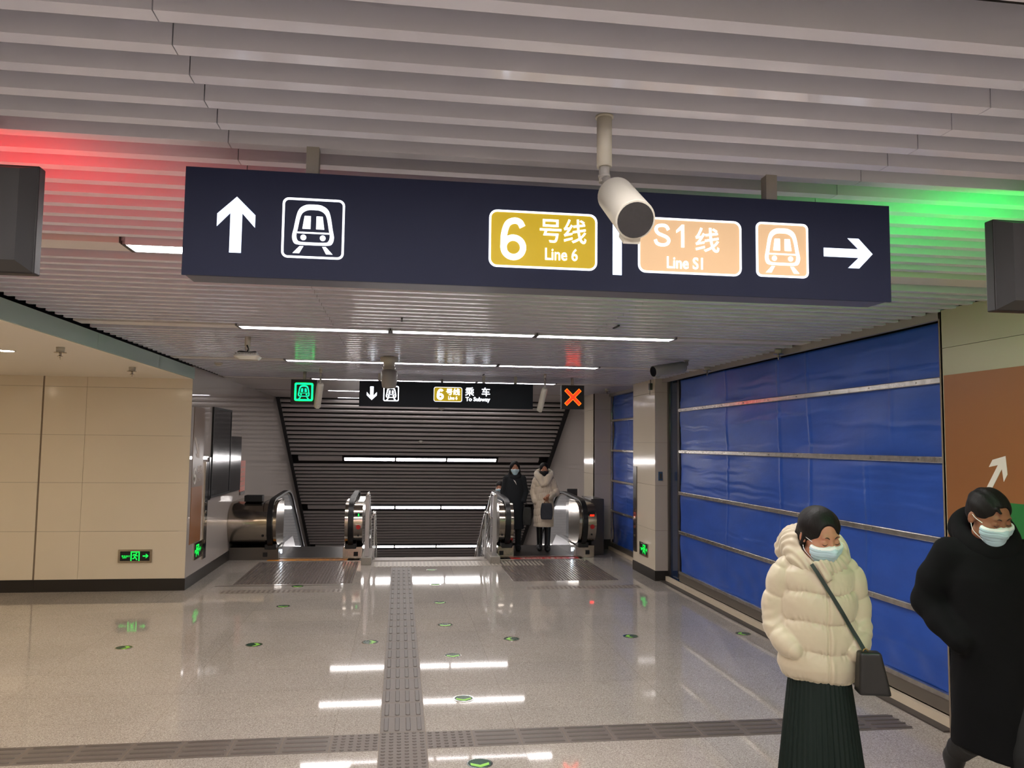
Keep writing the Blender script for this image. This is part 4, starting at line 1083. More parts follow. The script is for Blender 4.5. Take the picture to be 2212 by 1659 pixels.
M_skin = mat('skin', (176, 124, 98), 0.5, noise=(9, 0.06)); M_skin.node_tree.nodes['Principled BSDF'].inputs['Subsurface Weight'].default_value = 0.08
M_skin2 = mat('skin_tanned', (132, 86, 62), 0.5, noise=(9, 0.06))
M_hair = mat('black_hair', (20, 17, 17), 0.55, spec=0.22, bump=(90, 0.6, 0.004, (1, 1, 0.12)))
M_brow = mat('brow_hair', (44, 32, 28), 0.7)
M_lips = mat('lip', (160, 92, 84), 0.45)
M_mask = mat('mask_pale_blue', (176, 204, 214), 0.75); M_maskw = mat('mask_white_edge', (232, 234, 236), 0.7); M_maskk = mat('mask_black', (24, 24, 26), 0.7)
M_puff = mat('cream_quilted_nylon', (190, 179, 155), 0.38, sheen=0.2, spec=0.4, bump=(30, 0.12, 0.004))
M_puff2 = mat('beige_padded_nylon', (206, 190, 170), 0.5, sheen=0.2, bump=(30, 0.15, 0.004))
M_fur = mat('cream_fur', (214, 198, 176), 0.9, sheen=0.8, bump=(120, 1.0, 0.01))
M_skirt = mat('dark_green_pleated_cloth', (15, 28, 25), 0.6, spec=0.25)
M_coat = mat('black_wool', (11, 11, 13), 0.9, spec=0.2)
M_coat2 = mat('charcoal_wool', (38, 40, 43), 0.85, spec=0.2)
M_blackl = mat('black_leather', (20, 20, 22), 0.4)
M_trou = mat('black_trousers', (18, 18, 20), 0.8)
M_navy = mat('navy_nylon_bag', (28, 32, 44), 0.5)
M_grey_coat = mat('slate_jacket', (70, 78, 92), 0.7)

def headT(c, yaw, pitch, s, roll=0.0):
    """yaw>0 turns the face to the viewer's right, pitch>0 looks down; head space faces -y"""
    R = Matrix.Rotation(yaw, 3, 'Z') @ Matrix.Rotation(pitch, 3, 'X') @ Matrix.Rotation(roll, 3, 'Y')
    R = np.array(R, dtype=f32); c = A(*c)
    return (lambda P: ((P-c)@R)/s), (lambda q: (np.array(q, dtype=f32)*s)@R.T+c), s
def skull(q, man=False):
    w = 1.06 if man else 1.0
    d = ell(q, (0, .012, .040), (.073*w, .091, .080))
    d = smin(d, ell(q, (0, -.022, -.022), (.060*w, .070, .088)), .03)
    d = smin(d, ell(q, (0, -.062, -.088), (.030*w, .026, .026)), .028)
    for sx in (-1, 1):
        d = smin(d, ell(q, (sx*.040*w, -.058, -.028), (.028, .028, .030)), .02)
        d = smin(d, ell(q, (sx*.048*w, -.012, -.072), (.020, .034, .026)), .025)     # jaw angle
        d = smin(d, ell(q, (sx*.026, -.082, .033), (.020, .008, .006)), .016)        # brow ridge
    for sx in (-1, 1):
        d = smax(d, -ell(q, (sx*.031, -.104, .010), (.020, .014, .013)), .012)       # sockets
        d = smin(d, ell(q, (sx*.031, -.0795, .009), (.0145, .0130, .0125)), .003)      # closed lids
    d = smin(d, cone(q, (0, -.088, .016), (0, -.106, -.026), .0065, .0105), .010)
    for sx in (-1, 1):
        d = smin(d, ell(q, (sx*.011, -.098, -.030), (.0075, .010, .0075)), .006)
        e = ell(q, (sx*.075*w, .014, -.004), (.010, .020, .031))
        e = smax(e, -ell(q, (sx*.085*w, .006, -.002), (.008, .011, .018)), .006)
        d = smin(d, e, .007)
    d = smin(d, ell(q, (0, -.090, -.056), (.022, .008, .0055)), .006); d = smin(d, ell(q, (0, -.088, -.066), (.018, .008, .006)), .006)
    return d
def surf_pt(f, o, dr, off=0.0015, far=0.25):
    """first surface point of f going from o+far*dr back towards o"""
    o, dr = A(*o), A(*dr); dr = dr/np.linalg.norm(dr); ts = np.linspace(far, 0, 500).astype(f32)
    v = f(o+ts[:, None]*dr); i = np.argmax(v < off); return o+ts[i]*dr
def face_bits(hs, s, W, parent, body_f, man=False):
    """brows, lash lines laid on the face; W maps head space to body space"""
    def on(x, z, e=.0012): p = surf_pt(lambda q: skull(q, man), (x, 0, z), (0, -1, 0), e); return tuple(W(p))
    for sx in (-1, 1):
        m = MB(); pts = [on(sx*(.012+.024*t), .030+.009*math.sin(t*2.4)-.002, .0003) for t in np.linspace(0, 1, 7)]
        m.tube(pts, [.001*s, .0021*s, .0026*s, .0025*s, .0021*s, .0015*s, .0006*s], 6); m.build('eyebrow', M_brow, parent)
        m = MB(); pts = [on(sx*(.017+.026*t), .0045-.0055*math.sin(t*PI), .0006) for t in np.linspace(0, 1, 7)]
        m.tube(pts, [.0008*s, .0016*s, .002*s, .0021*s, .002*s, .0017*s, .0008*s], 6); m.build('eyelashes', M_brow, parent)
def mask(W, Tq, s, parent, mats, man=False, h=0.0021, ears=True, fold=True):
    w = 1.06 if man else 1.0
    def fq(q):
        d = ell(q, (0, -.020, -.030), (.061*w, .080, .088))
        d = smin(d, ell(q, (0, -.064, -.086), (.036*w, .030, .032)), .03)
        d = smin(d, cone(q, (0, -.094, .006), (0, -.106, -.030), .009, .014), .035)
        for sx in (-1, 1): d = smin(d, ell(q, (sx*.042*w, -.056, -.028), (.031, .031, .034)), .03)
        d = d-.0045
        if fold:
            for zc in (-.030, -.056, -.076): d = d+.0022*np.exp(-((q[:, 2]-zc-.004*np.cos(q[:, 0]*30))/.0028)**2)-.0012*np.exp(-((q[:, 2]-zc-.006)/.005)**2)
        top = -.010+.012*np.exp(-(q[:, 0]/.018)**2); 
        d = smax(d, q[:, 2]-top, .003); d = smax(d, -(q[:, 2]+.124), .003)
        d = smax(d, q[:, 1]+.046-.10*np.clip(-q[:, 2]-.06, 0, 1), .003)
        return smax(d, -(skull(q, man)+.001), .002)
    f = lambda P: fq(Tq(P))*s
    c = W((0, -.05, -.05)); r = .105*s
    Rq = Tq
    def mf(C):
        q = Tq(C.astype(f32)); return ((q[:, 2] > -.018+.012*np.exp(-(q[:, 0]/.018)**2)) | (q[:, 2] < -.117)).astype(int)
    o = grow('face_mask', f, c-r, c+r, h*s, mats, parent, mf if len(mats) > 1 else None)
    if ears:
        for sx in (-1, 1):
            m = MB()
            for z0, z1 in ((-.008, .022), (-.085, -.028)):
                P = [(sx*.054*w, -.058, z0), (sx*.0745*w, -.012, (z0+z1)/2), (sx*.0785*w, .008, z1*.8), (sx*.080*w, .026, z1*.6)]
                m.tube([tuple(W(p)) for p in bez3(P)], .0016*s, 6)
            m.build('ear_loop', mats[-1], o)
    return o
def bez3(P, n=5):
    P = [np.array(p, float) for p in P]; Q = [2*P[0]-P[1]]+P+[2*P[-1]-P[-2]]; out = []
    for i in range(1, len(Q)-2):
        for j in range(n):
            t = j/n; a, b, c, d = Q[i-1], Q[i], Q[i+1], Q[i+2]
            out.append(0.5*((2*b)+(c-a)*t+(2*a-5*b+4*c-d)*t*t+(3*b-a-3*c+d)*t**3))
    return out+[P[-1]]
def hand(P, wrist, dirn, palm_n, s=1.0, curl=0.6, side=1, flip=1):
    """five-fingered relaxed hand; dirn: pointing direction, palm_n: palm normal"""
    w0 = A(*wrist); d = A(*dirn); d = d/np.linalg.norm(d); n_ = A(*palm_n); n_ = n_-(n_@d)*d; n_ = n_/np.linalg.norm(n_); sd = np.cross(d, n_)*side
    o = lambda a, b, c: w0+s*(d*a+sd*b+n_*c)
    D_ = cone(P, o(-.01, 0, 0), o(.03, 0, 0), .024*s, .026*s)
    for k, b in enumerate((-.026, -.009, .009, .026)): D_ = smin(D_, cone(P, o(.015, b*.6, 0), o(.082, b, 0), .016*s, .0115*s), .010*s)
    for k, (b, L_) in enumerate(((-.029, .062), (-.010, .078), (.010, .084), (.029, .074))):
        a0 = np.array([.082+.004*(1-abs(k-1.5)), b, 0]); th = 0.25+curl*.5; p = [a0]; seg = (L_*.42, L_*.33, L_*.25)
        for q, sg in enumerate(seg):
            p.append(p[-1]+np.array([math.cos(th)*sg, b*.05, math.sin(th)*sg])); th += curl*.75
        D_ = smin(D_, chain(P, [o(*q) for q in p], [.0088*s, .0082*s, .0076*s, .0066*s], .003*s), .006*s)
    D_ = smin(D_, chain(P, [o(.018, .022, .004), o(.05, .048, .018), o(.078, .055, .030), o(.098, .052, .040)], [.016*s, .0115*s, .0098*s, .008*s], .006*s), .010*s)
    return D_
def person_root(label, x, y, yaw, z=0.0):
    t = thing('person', label, 'person', (0, 0, 0)); OFF[t.name] = Vector((0,0,0)); t.location = (x, y, z); t.rotation_euler = (0, 0, yaw); return t
# ---------------------------------------------------------------- woman in the cream quilted jacket
def woman_near():
    t = person_root('woman in cream quilted jacket and pale blue face mask walking past the blue hoarding', 1.935, 3.525, math.radians(-15))
    hc = (0.0, -.050, 1.492); Tq, W, s = headT(hc, math.radians(21), math.radians(19), 1.02, math.radians(-4))
    def body(P):
        d = skull(Tq(P))*s
        d = smin(d, chain(P, [(0, -.01, 1.43), (0, .01, 1.30)], [.047, .052], .02), .02)
        d = smin(d, ell(P, (0, .005, 1.16), (.135, .085, .17)), .04); d = smin(d, ell(P, (0, .005, .95), (.105, .080, .12)), .05)
        for sx in (-1, 1):
            d = smin(d, chain(P, [(sx*.14, .01, 1.30), (sx*.19, .04, 1.07), (sx*.12, -.10, .98)], [.045, .036, .028], .02), .03)
            ly = -.10 if sx < 0 else .16
            d = smin(d, chain(P, [(sx*.058, 0, .88), (sx*.065, ly*.45-.01, .48), (sx*.07, ly, .10)], [.058, .046, .034], .03), .03)
            d = smin(d, chain(P, [(sx*.07, ly, .09), (sx*.07, ly-.06, .045), (sx*.075, ly-.15, .03)], [.036, .036, .026], .02), .02)
        return d
    grow('body', body, (-.32, -.34, -.02), (.32, .32, 1.63), .0075, M_skin, t) if 0 else None
    # fine head, coarse body in one grid
    b = grow('body', body, (-.30, -.34, -.01), (.30, .26, 1.62), .0056, M_skin, t)
    face_bits(None, s, W, b, body)
    mask(W, Tq, s, b, [M_mask, M_maskw])
    def hair(P):
        q = Tq(P); d = ell(q, (0, .016, .046), (.0865, .102, .0875))
        d = smin(d, ell(q, (0, .058, -.012), (.070, .056, .062)), .03)
        d = d+.0025*np.sin(q[:, 0]*95+6*np.sin(q[:, 2]*22)+q[:, 1]*40)*.5
        cut = ell(q, (-.004, -.098, -.012), (.0615, .066, .066))                  # open face, off-centre parting
        cut = smin(cut, ell(q, (-.012, -.106, .046), (.046, .056, .050)), .02)
        d = smax(d, -cut, .008)
        d = smax(d, -ell(q, (0, -.03, -.075), (.068, .085, .075)), .01)
        d = smax(d, -ell(q, (0, -.02, -.13), (.2, .2, .085)), .01)
        d = smin(d, chain(q, [(-.050, .070, -.030), (-.064, .074, -.062), (-.052, .066, -.100)], [.030, .032, .014], .02)+.003*np.sin(q[:, 2]*120+q[:, 1]*60), .015)
        d = smin(d, chain(q, [(-.066, .002, .030), (-.076, .012, -.03), (-.070, .03, -.075)], [.014, .010, .004], .01), .01)
        return d*s
    c = W((0, .02, .01)); grow('hair', hair, c-.145, c+.145, .0040, M_hair, t)
    bk = np.interp
    def lift(P): Q = P.copy(); Q[:, 2] = .842+(P[:, 2]-.842)*.935; return Q
    def jacket(P):
        P = lift(P); z = P[:, 2]; x = P[:, 0]; y = P[:, 1]
        a = profz(z, [(.82, .150), (.90, .172), (1.05, .160), (1.2, .162), (1.30, .150), (1.36, .10), (1.40, .07)])
        b_ = profz(z, [(.82, .118), (.90, .140), (1.05, .135), (1.2, .132), (1.30, .112), (1.36, .085), (1.40, .07)])
        th = np.arctan2(x, -y)
        seam = z+.012*np.cos(th*1.0)*0-.010*np.abs(x)/.15+.006*np.sin(3*th)
        sp = .122; ph = (seam-.845)/sp
        puff = np.abs(np.sin(PI*ph))**.30
        r = np.sqrt((x/a)**2+(y/b_)**2); d = (r-1)*np.minimum(a, b_)
        d = d-.021*puff+.011
        zip_ = np.exp(-((x-.012)/.006)**2)*(y < 0); d = d+.007*zip_; d = d-.005*np.exp(-((x-.028)/.010)**2)*(y < 0)
        fr = np.frac if 0 else None
        near = np.exp(-((np.mod(ph+.5, 1)-.5)/.16)**2)
        d = d+near*.0028*np.sin(th*34+3*np.sin(z*17)+2*np.sin(th*9))
        d = smax(d, -(z-.842+.006*np.sin(th*2)), .02); d = smax(d, z-1.375, .03)
        for sx in (-1, 1):
            S_ = [(sx*.135, .012, 1.305), (sx*.170, .028, 1.19), (sx*.186, .046, 1.085), (sx*.174, -.014, 1.02), (sx*.128, -.098, .975)]
            e = chain(P, S_, [.064, .064, .060, .055, .046], .03, quilt=[(1, .020), (1, .020), (1, .018), (1.0, .016)])
            e = e-.0022*np.sin(P[:, 2]*120+P[:, 1]*60+2*np.sin(P[:, 0]*50))*np.exp(-((z-1.08)/.05)**2)
            d = smin(d, e, .006)
        return d-.0030*wob(P, 30)-.0012*np.abs(wob(P, 75))
    j = grow('quilted_jacket', jacket, (-.29, -.22, .80), (.29, .20, 1.46), .0050, M_puff, t)
    def hood(P):
        P = lift(P)
        x, y, z = P[:, 0], P[:, 1]-.012, P[:, 2]
        zc = 1.372+.42*y*.9+.05*np.clip(-x, 0, 1)
        rr = np.sqrt((x/1.10)**2+y**2)-.098
        d = np.sqrt(rr**2+((z-zc)*.72)**2)-.036-.018*np.clip(y/.1, 0, 1)
        d = smin(d, ell(P, (-.03, .135, 1.375), (.135, .060, .088)), .05)
        d = smin(d, ell(P, (-.095, .045, 1.415), (.045, .075, .062)), .04)
        d = smin(d, cone(P, (.0, -.118, 1.34), (.01, -.135, 1.29), .034, .02), .03)
        d = d+.0035*np.sin(z*150+18*np.sin(np.arctan2(x, -y)*1.5)+2*x*40)*.8+.0015*wob(P, 60)
        d = smax(d, -ell(P, (0, -.055, 1.435), (.083, .10, .12)), .012)
        return d
    grow('hood', hood, (-.21, -.2, 1.24), (.21, .24, 1.58), .0046, M_puff, j)
    # long pleated skirt
    m = MB(); nt_, nz_ = 240, 26
    vs = []
    for k in range(nz_):
        u = k/(nz_-1); z = .90-.80*u; a = .128+.085*u**.9; b_ = .11+.10*u
        for i in range(nt_):
            th = 2*PI*i/nt_; ph = (th*21/PI) % 1.0; tri = (ph if ph < .75 else (1-ph)*3)-.35
            r = 1+tri*(.035+.075*u)*(1+.4*math.sin(th*5+2*u)); sway = .03*u*math.sin(th*3+1)
            vs.append((a*r*math.sin(th)+.0, -b_*r*math.cos(th)+sway*.5-.01*u, z))
    fs = [(k*nt_+i, (k+1)*nt_+i, (k+1)*nt_+(i+1)%nt_, k*nt_+(i+1)%nt_) for k in range(nz_-1) for i in range(nt_)]
    m.add(vs, fs, 0, True); sk = m.build('pleated_skirt', M_skirt, t, recalc=True)
    md = sk.modifiers.new('solid', 'SOLIDIFY'); md.thickness = .003; md.offset = -1
    for sx in (-1, 1):
        ly = -.10 if sx < 0 else .16
        g = lambda P: smax(smin(chain(P, [(sx*.07, ly, .24), (sx*.07, ly, .10)], [.052, .046], .02), chain(P, [(sx*.07, ly+.005, .055), (sx*.072, ly-.07, .048), (sx*.076, ly-.165, .034)], [.048, .046, .032], .03), .03), -P[:, 2], .004)
        grow('boot', g, (sx*.07-.07, ly-.22, -.005), (sx*.07+.07, ly+.07, .25), .0065, M_blackl, t)
    # shoulder bag: top-level thing in the woman's own frame
    Mw = Matrix.Translation((1.935, 3.525, 0)) @ Matrix.Rotation(math.radians(-15), 4, 'Z')
    g = thing('shoulder_bag', 'small black shoulder bag on a thin dark strap worn across the cream jacket', 'bag', (0, 0, 0)); OFF[g.name] = Vector((0,0,0))
    g.location = (1.935, 3.525, 0); g.rotation_euler = (0, 0, math.radians(-15))
    def bag(P):
        z = P[:, 2]; u = np.clip((1.005-z)/.19, 0, 1); hx = .036+.024*u; hy = .020+.016*u
        q = np.stack([np.abs(P[:, 0]-.172-.014*u)-hx, np.abs(P[:, 1]+.165)-hy, np.abs(z-.920)-.080], 1)
        return np.linalg.norm(np.maximum(q, 0), axis=1)+np.minimum(q.max(1), 0)-.010+.002*wob(P, 30)
    grow('bag_body', bag, (.10, -.25, .78), (.33, -.09, 1.05), .0045, M_blackl, g)
    jf = lambda P: np.minimum(jacket(P), hood(P))
    pts = []
    a0, b0 = np.array([-.055, 0, 1.375]), np.array([.150, 0, 1.035])
    for u in np.linspace(0, 1, 22):
        p = a0*(1-u)+b0*u; q = surf_pt(jf, (p[0], 0, p[2]), (0, -1, 0), .004, .24); pts.append(q)
    yy_ = np.array([q[1] for q in pts]); hull = yy_.copy()
    for _ in range(6): hull[1:-1] = np.minimum(hull[1:-1], (hull[:-2]+hull[2:])/2)
    pts = [Vector((q[0], h_-.004, q[2])) for q, h_ in zip(pts, hull)]
    pts[-1] = Vector((.158, -.165, 1.005))
    m = MB()
    vs = []
    for i, p in enumerate(pts):
        tn = (pts[min(i+1, len(pts)-1)]-pts[max(i-1, 0)]).normalized(); sd = tn.cross(Vector((0, -1, 0))).normalized()
        for e, h_ in ((-.0085, 0), (.0085, 0), (.0085, -.003), (-.0085, -.003)): vs.append(p+sd*e+Vector((0, h_, 0)))
    m.add(vs, [(i*4+j_, i*4+(j_+1)%4, (i+1)*4+(j_+1)%4, (i+1)*4+j_) for i in range(len(pts)-1) for j_ in range(4)])
    m.build('strap', mat('strap_dark_green', (30, 44, 40), .6), g)
    m = MB(); m.tube([Vector((.158, -.167, 1.008))+Vector((.011*math.cos(a), 0, .013*math.sin(a))) for a in [2*PI*i/12 for i in range(13)]], .002, 6); m.build('ring', mat('brass_ring', (190, 150, 80), .3, metal=1), g)
woman_near()

# ---------------------------------------------------------------- man in the black hooded coat
def man_near():
    x0, y0, yw = 2.845, 3.56, math.radians(-22)
    t = person_root('man in long black hooded coat and pale face mask walking at the right edge', x0, y0, yw, -.0)
    hc = (-.015, -.070, 1.578); Tq, W, s = headT(hc, math.radians(24), math.radians(24), 1.03, math.radians(-5))
    lh = (.262, -.04, .80)
    def body(P):
        d = skull(Tq(P), True)*s
        d = smin(d, chain(P, [(0, -.03, 1.54), (0, .01, 1.42)], [.056, .062], .02), .02)
        d = smin(d, ell(P, (0, .005, 1.25), (.165, .10, .20)), .05); d = smin(d, ell(P, (0, .005, .98), (.150, .10, .15)), .05)
        d = smin(d, chain(P, [(-.17, .01, 1.40), (-.26, .08, 1.14), (-.15, -.09, .99)], [.05, .04, .03], .02), .03)
        d = smin(d, chain(P, [(.17, .01, 1.40), (.245, .03, 1.12), (.258, -.02, .88)], [.05, .04, .028], .02), .03)
        d = smin(d, hand(P, (.258, -.022, .875), (.05, -.12, -1), (-1, -.2, 0), 1.05, .55, 1), .012)
        d = smin(d, chain(P, [(.09, 0, .92), (.085, -.16, .50), (.08, -.22, .10)], [.085, .055, .04], .03), .03)
        d = smin(d, chain(P, [(-.09, 0, .92), (-.075, .06, .50), (-.07, .33, .34)], [.085, .055, .042], .03), .03)
        return d
    b = grow('body', body, (-.34, -.34, .02), (.34, .50, 1.74), .0062, M_skin2, t)
    face_bits(None, s, W, b, body, True)
    mask(W, Tq, s, b, [M_mask, M_maskw], True)
    def hair(P):
        q = Tq(P); d = ell(q, (0, .016, .048), (.0850, .1000, .0845))
        d = smin(d, ell(q, (0, .050, -.010), (.068, .058, .050)), .03)
        cut = ell(q, (0, -.100, -.012), (.0640, .060, .082)); cut = smin(cut, ell(q, (.0, -.106, .050), (.052, .054, .048)), .02); d = smax(d, -cut, .008)
        cut2 = ell(q, (0, -.10, .055), (.030, .034, .022)); d = smax(d, -cut2, .01) if 0 else d
        d = smax(d, -ell(q, (0, -.02, -.085), (.095, .080, .075)), .008)
        d = smax(d, -ell(q, (0, .03, -.12), (.2, .2, .075)), .01)
        d = smin(d, chain(q, [(-.030, -.070, .082), (-.026, -.088, .070), (-.010, -.094, .064)], [.010, .005, .0015], .006), .006)
        return (d+.0016*np.sin(q[:, 0]*140+q[:, 2]*60))*s
    c = W((0, .02, .02)); grow('hair', hair, c-.14, c+.14, .0042, M_hair, t)
    def coat(P):
        z = P[:, 2]; x = P[:, 0]; y = P[:, 1]
        a = profz(z, [(.40, .190), (.70, .185), (.95, .178), (1.10, .175), (1.28, .195), (1.40, .175), (1.47, .12), (1.52, .08)])
        b_ = profz(z, [(.40, .19), (.70, .175), (.95, .145), (1.10, .14), (1.28, .14), (1.40, .115), (1.47, .09), (1.52, .07)])
        th = np.arctan2(x, -y); r = np.sqrt((x/a)**2+(y/b_)**2); d = (r-1)*np.minimum(a, b_)
        d = d-.006*np.sin(th*5+2*np.sin(z*4))*np.clip((1.1-z)/.5, 0, 1)
        d = smax(d, -(z-.46+.03*np.sin(th)), .012); d = smax(d, z-1.47, .03)
        e = chain(P, [(-.175, .012, 1.395), (-.235, .05, 1.26), (-.262, .075, 1.14), (-.22, .0, 1.06), (-.165, -.10, .985)], [.072, .072, .070, .062, .052], .03)
        d = smin(d, e, .045)
        e = chain(P, [(.175, .012, 1.395), (.23, .02, 1.25), (.255, .03, 1.12), (.262, -.005, .99), (.262, -.022, .905)], [.074, .070, .064, .055, .048], .03)
        d = smin(d, e, .05)
        d = smax(d, -cone(P, (.262, -.022, .90), (.262, -.022, .80), .035, .05), .006)
        return d-.0035*wob(P, 16)-.0012*wob(P, 45)
    j = grow('long_coat', coat, (-.38, -.30, .38), (.36, .30, 1.5), .0070, M_coat, t)
    def hood(P):
        x, y, z = P[:, 0], P[:, 1]-.012, P[:, 2]
        zc = 1.475+.52*y; rr = np.sqrt((x/1.08)**2+y**2)-.098
        d = np.sqrt(rr**2+((z-zc)*.66)**2)-.036-.016*np.clip(y/.1, 0, 1)
        d = smin(d, ell(P, (-.02, .125, 1.50), (.125, .065, .10)), .05)
        d = smax(d, -ell(P, (0, -.06, 1.56), (.085, .105, .10)), .012)
        return d-.002*wob(P, 30)
    grow('hood', hood, (-.2, -.2, 1.32), (.2, .25, 1.66), .0060, M_coat, j)
    def trousers(P):
        d = chain(P, [(.09, 0, .92), (.088, -.155, .50), (.083, -.215, .11)], [.088, .074, .064], .03)
        d = smin(d, chain(P, [(-.09, 0, .92), (-.075, .06, .50), (-.072, .31, .355)], [.086, .072, .060], .03), .02)
        return smax(smax(d, -(P[:, 2]-.06), .01), P[:, 2]-.95, .01)-.002*wob(P, 22)
    grow('trousers', trousers, (-.24, -.34, .04), (.24, .50, 1.0), .009, M_trou, t)
    g = lambda P: smax(chain(P, [(.083, -.205, .062), (.085, -.29, .052), (.09, -.40, .040)], [.052, .050, .036], .03), -P[:, 2], .004)
    grow('shoe', g, (0, -.47, -.005), (.18, -.12, .15), .008, M_blackl, t)
    g = lambda P: chain(P, [(-.073, .34, .36), (-.075, .40, .285), (-.08, .41, .16)], [.050, .048, .034], .03)
    grow('shoe', g, (-.16, .24, .09), (.01, .49, .44), .008, M_blackl, t)
man_near()

# ---------------------------------------------------------------- people at the top of the right escalator
def far_person(label, x, y, z, yaw, H, coat_m, hem, hairf, maskm, pitch, hyaw, extra=None, wid=1.0, leg=M_trou, armL=None, armR=None, puffy=False):
    t = person_root(label, x, y, yaw, z); k = H/1.62
    hc = (0, -.03*k, 1.495*k); Tq, W, s = headT(hc, math.radians(hyaw), math.radians(pitch), 1.0*k)
    AL = armL or [(-.15, .01, 1.30), (-.20, .03, 1.06), (-.17, -.08, .90)]; AR = armR or [(.15, .01, 1.30), (.20, .03, 1.06), (.17, -.08, .90)]
    AL = [tuple(k*c for c in p) for p in AL]; AR = [tuple(k*c for c in p) for p in AR]
    def body(P):
        d = skull(Tq(P))*s
        d = smin(d, chain(P, [(0, -.01*k, 1.42*k), (0, .01*k, 1.30*k)], [.047*k, .052*k], .02), .02)
        d = smin(d, ell(P, (0, 0, 1.15*k), (.135*k, .09*k, .18*k)), .04); d = smin(d, ell(P, (0, 0, .92*k), (.13*k, .09*k, .13*k)), .05)
        for a_ in (AL, AR): d = smin(d, chain(P, a_, [.042*k, .036*k, .026*k], .02), .03)
        if extra and 'hand' in extra: d = smin(d, hand(P, *extra['hand']), .01)
        for sx, ly in ((-1, .06), (1, -.05)):
            d = smin(d, chain(P, [(sx*.08*k, 0, .88*k), (sx*.075*k, ly-.02, .48*k), (sx*.07*k, ly, .08*k)], [.075*k, .048*k, .036*k], .03), .03)
        return d
    b = grow('body', body, (-.32, -.30, 0), (.32, .24, 1.64*k), .0095, M_skin, t)
    face_bits(None, s, W, b, body)
    if maskm: mask(W, Tq, s, b, maskm, h=.0045, ears=False, fold=False)
    c = W((0, .03, -.02)); 
    grow('hair', lambda P: hairf(Tq(P))*s, c-A(.17, .17, .24), c+A(.17, .17, .17), .0065, M_hair, t)
    def coat(P):
        zz, xx, yy2 = P[:, 2]/k, P[:, 0], P[:, 1]
        a = profz(zz, [(hem, .175*wid), (.95, .170*wid), (1.15, .165*wid), (1.28, .160), (1.35, .11), (1.41, .07)])*k
        b_ = profz(zz, [(hem, .155*wid), (.95, .14*wid), (1.15, .125), (1.28, .11), (1.35, .085), (1.41, .07)])*k
        th = np.arctan2(xx, -yy2); r = np.sqrt((xx/a)**2+(yy2/b_)**2); d = (r-1)*np.minimum(a, b_)
        if puffy: d = d-.010*np.abs(np.sin(PI*(zz+.04*np.abs(xx)/.15)/.135))**.5+.0025*np.sin(th*26+3*np.sin(zz*20))
        else: d = d-.005*np.sin(th*5+1)*np.clip(1.1-zz, 0, 1)
        d = smax(d, -(zz-hem)*k, .01); d = smax(d, (zz-1.38)*k, .03)
        for a_ in (AL, AR):
            d = smin(d, chain(P, a_, [.066*k, .060*k, .046*k], .03, quilt=[(3, .008), (3, .008)] if puffy else None), .02)
        return d-.002*wob(P, 25)
    j = grow('long_coat', coat, (-.34, -.32, hem*k-.03), (.34, .25, 1.42*k), .0085, coat_m, t)
    for sx, ly in ((-1, .06), (1, -.05)):
        g = lambda P: chain(P, [(sx*.08*k, 0, .88*k), (sx*.075*k, ly-.02, .48*k), (sx*.07*k, ly, .10*k)], [.088*k, .064*k, .050*k], .03)
        g2 = lambda P: smax(smin(g(P), chain(P, [(sx*.07*k, ly, .055), (sx*.072*k, ly-.10, .048), (sx*.075*k, ly-.17, .036)], [.05, .046, .032], .03), .03), -P[:, 2], .004)
        grow('boot', g2, (sx*.07-.10, ly-.25, -.01), (sx*.07+.10, ly+.14, hem*k+.03), .010, leg, t)
    if extra and 'collar' in extra: extra['collar'](t, j, k)
    return t
def long_hair(q):
    d = ell(q, (0, .016, .046), (.088, .102, .088))
    d = smin(d, ell(q, (0, .035, -.09), (.088, .062, .13)), .04)
    for sx in (-1, 1): d = smin(d, chain(q, [(sx*.070, -.010, .03), (sx*.084, -.02, -.06), (sx*.085, -.03, -.16)], [.026, .024, .018], .02), .02)
    d = smax(d, -smin(ell(q, (0, -.098, -.020), (.056, .062, .080)), ell(q, (0, -.106, .045), (.040, .055, .045)), .02), .008)
    return smax(d, -ell(q, (0, -.04, -.11), (.058, .10, .10)), .01)+.0015*np.sin(q[:, 0]*90+q[:, 1]*50)
def bob_hair(q):
    d = ell(q, (0, .016, .046), (.087, .101, .087)); d = smin(d, ell(q, (0, .04, -.04), (.082, .062, .08)), .04)
    d = smax(d, -smin(ell(q, (0, -.098, -.020), (.058, .064, .080)), ell(q, (0, -.106, .045), (.046, .056, .048)), .02), .008)
    return smax(d, -ell(q, (0, -.04, -.11), (.060, .10, .09)), .01)+.0015*np.sin(q[:, 0]*90+q[:, 1]*50)
def short_hair(q):
    d = ell(q, (0, .016, .048), (.0835, .099, .083)); d = smax(d, -ell(q, (0, -.098, -.020), (.066, .060, .076)), .008)
    return smax(d, -ell(q, (0, -.01, -.095), (.2, .2, .078)), .008)
def scarf_collar(t, j, k):
    def f(P):
        x, y, z = P[:, 0], P[:, 1]-.01, P[:, 2]-(1.365+.35*P[:, 1])*k
        d = np.sqrt((np.sqrt(x*x+y*y)-.085*k)**2+(z*.8)**2)-.040*k; return d-.003*wob(P, 40)
    grow('high_collar', f, (-.16, -.16, 1.22*k), (.16, .18, 1.5*k), .007, M_coat2, j)
    m = MB(); m.add([(-.03*k, -.145*k, 1.29*k), (.01*k, -.150*k, 1.26*k), (.035*k, -.155*k, 1.19*k), (-.005*k, -.152*k, 1.25*k)], [(0, 1, 2, 3)]); sc = m.build('lapel_edge', M_white, j)
    md = sc.modifiers.new('solid', 'SOLIDIFY'); md.thickness = .004
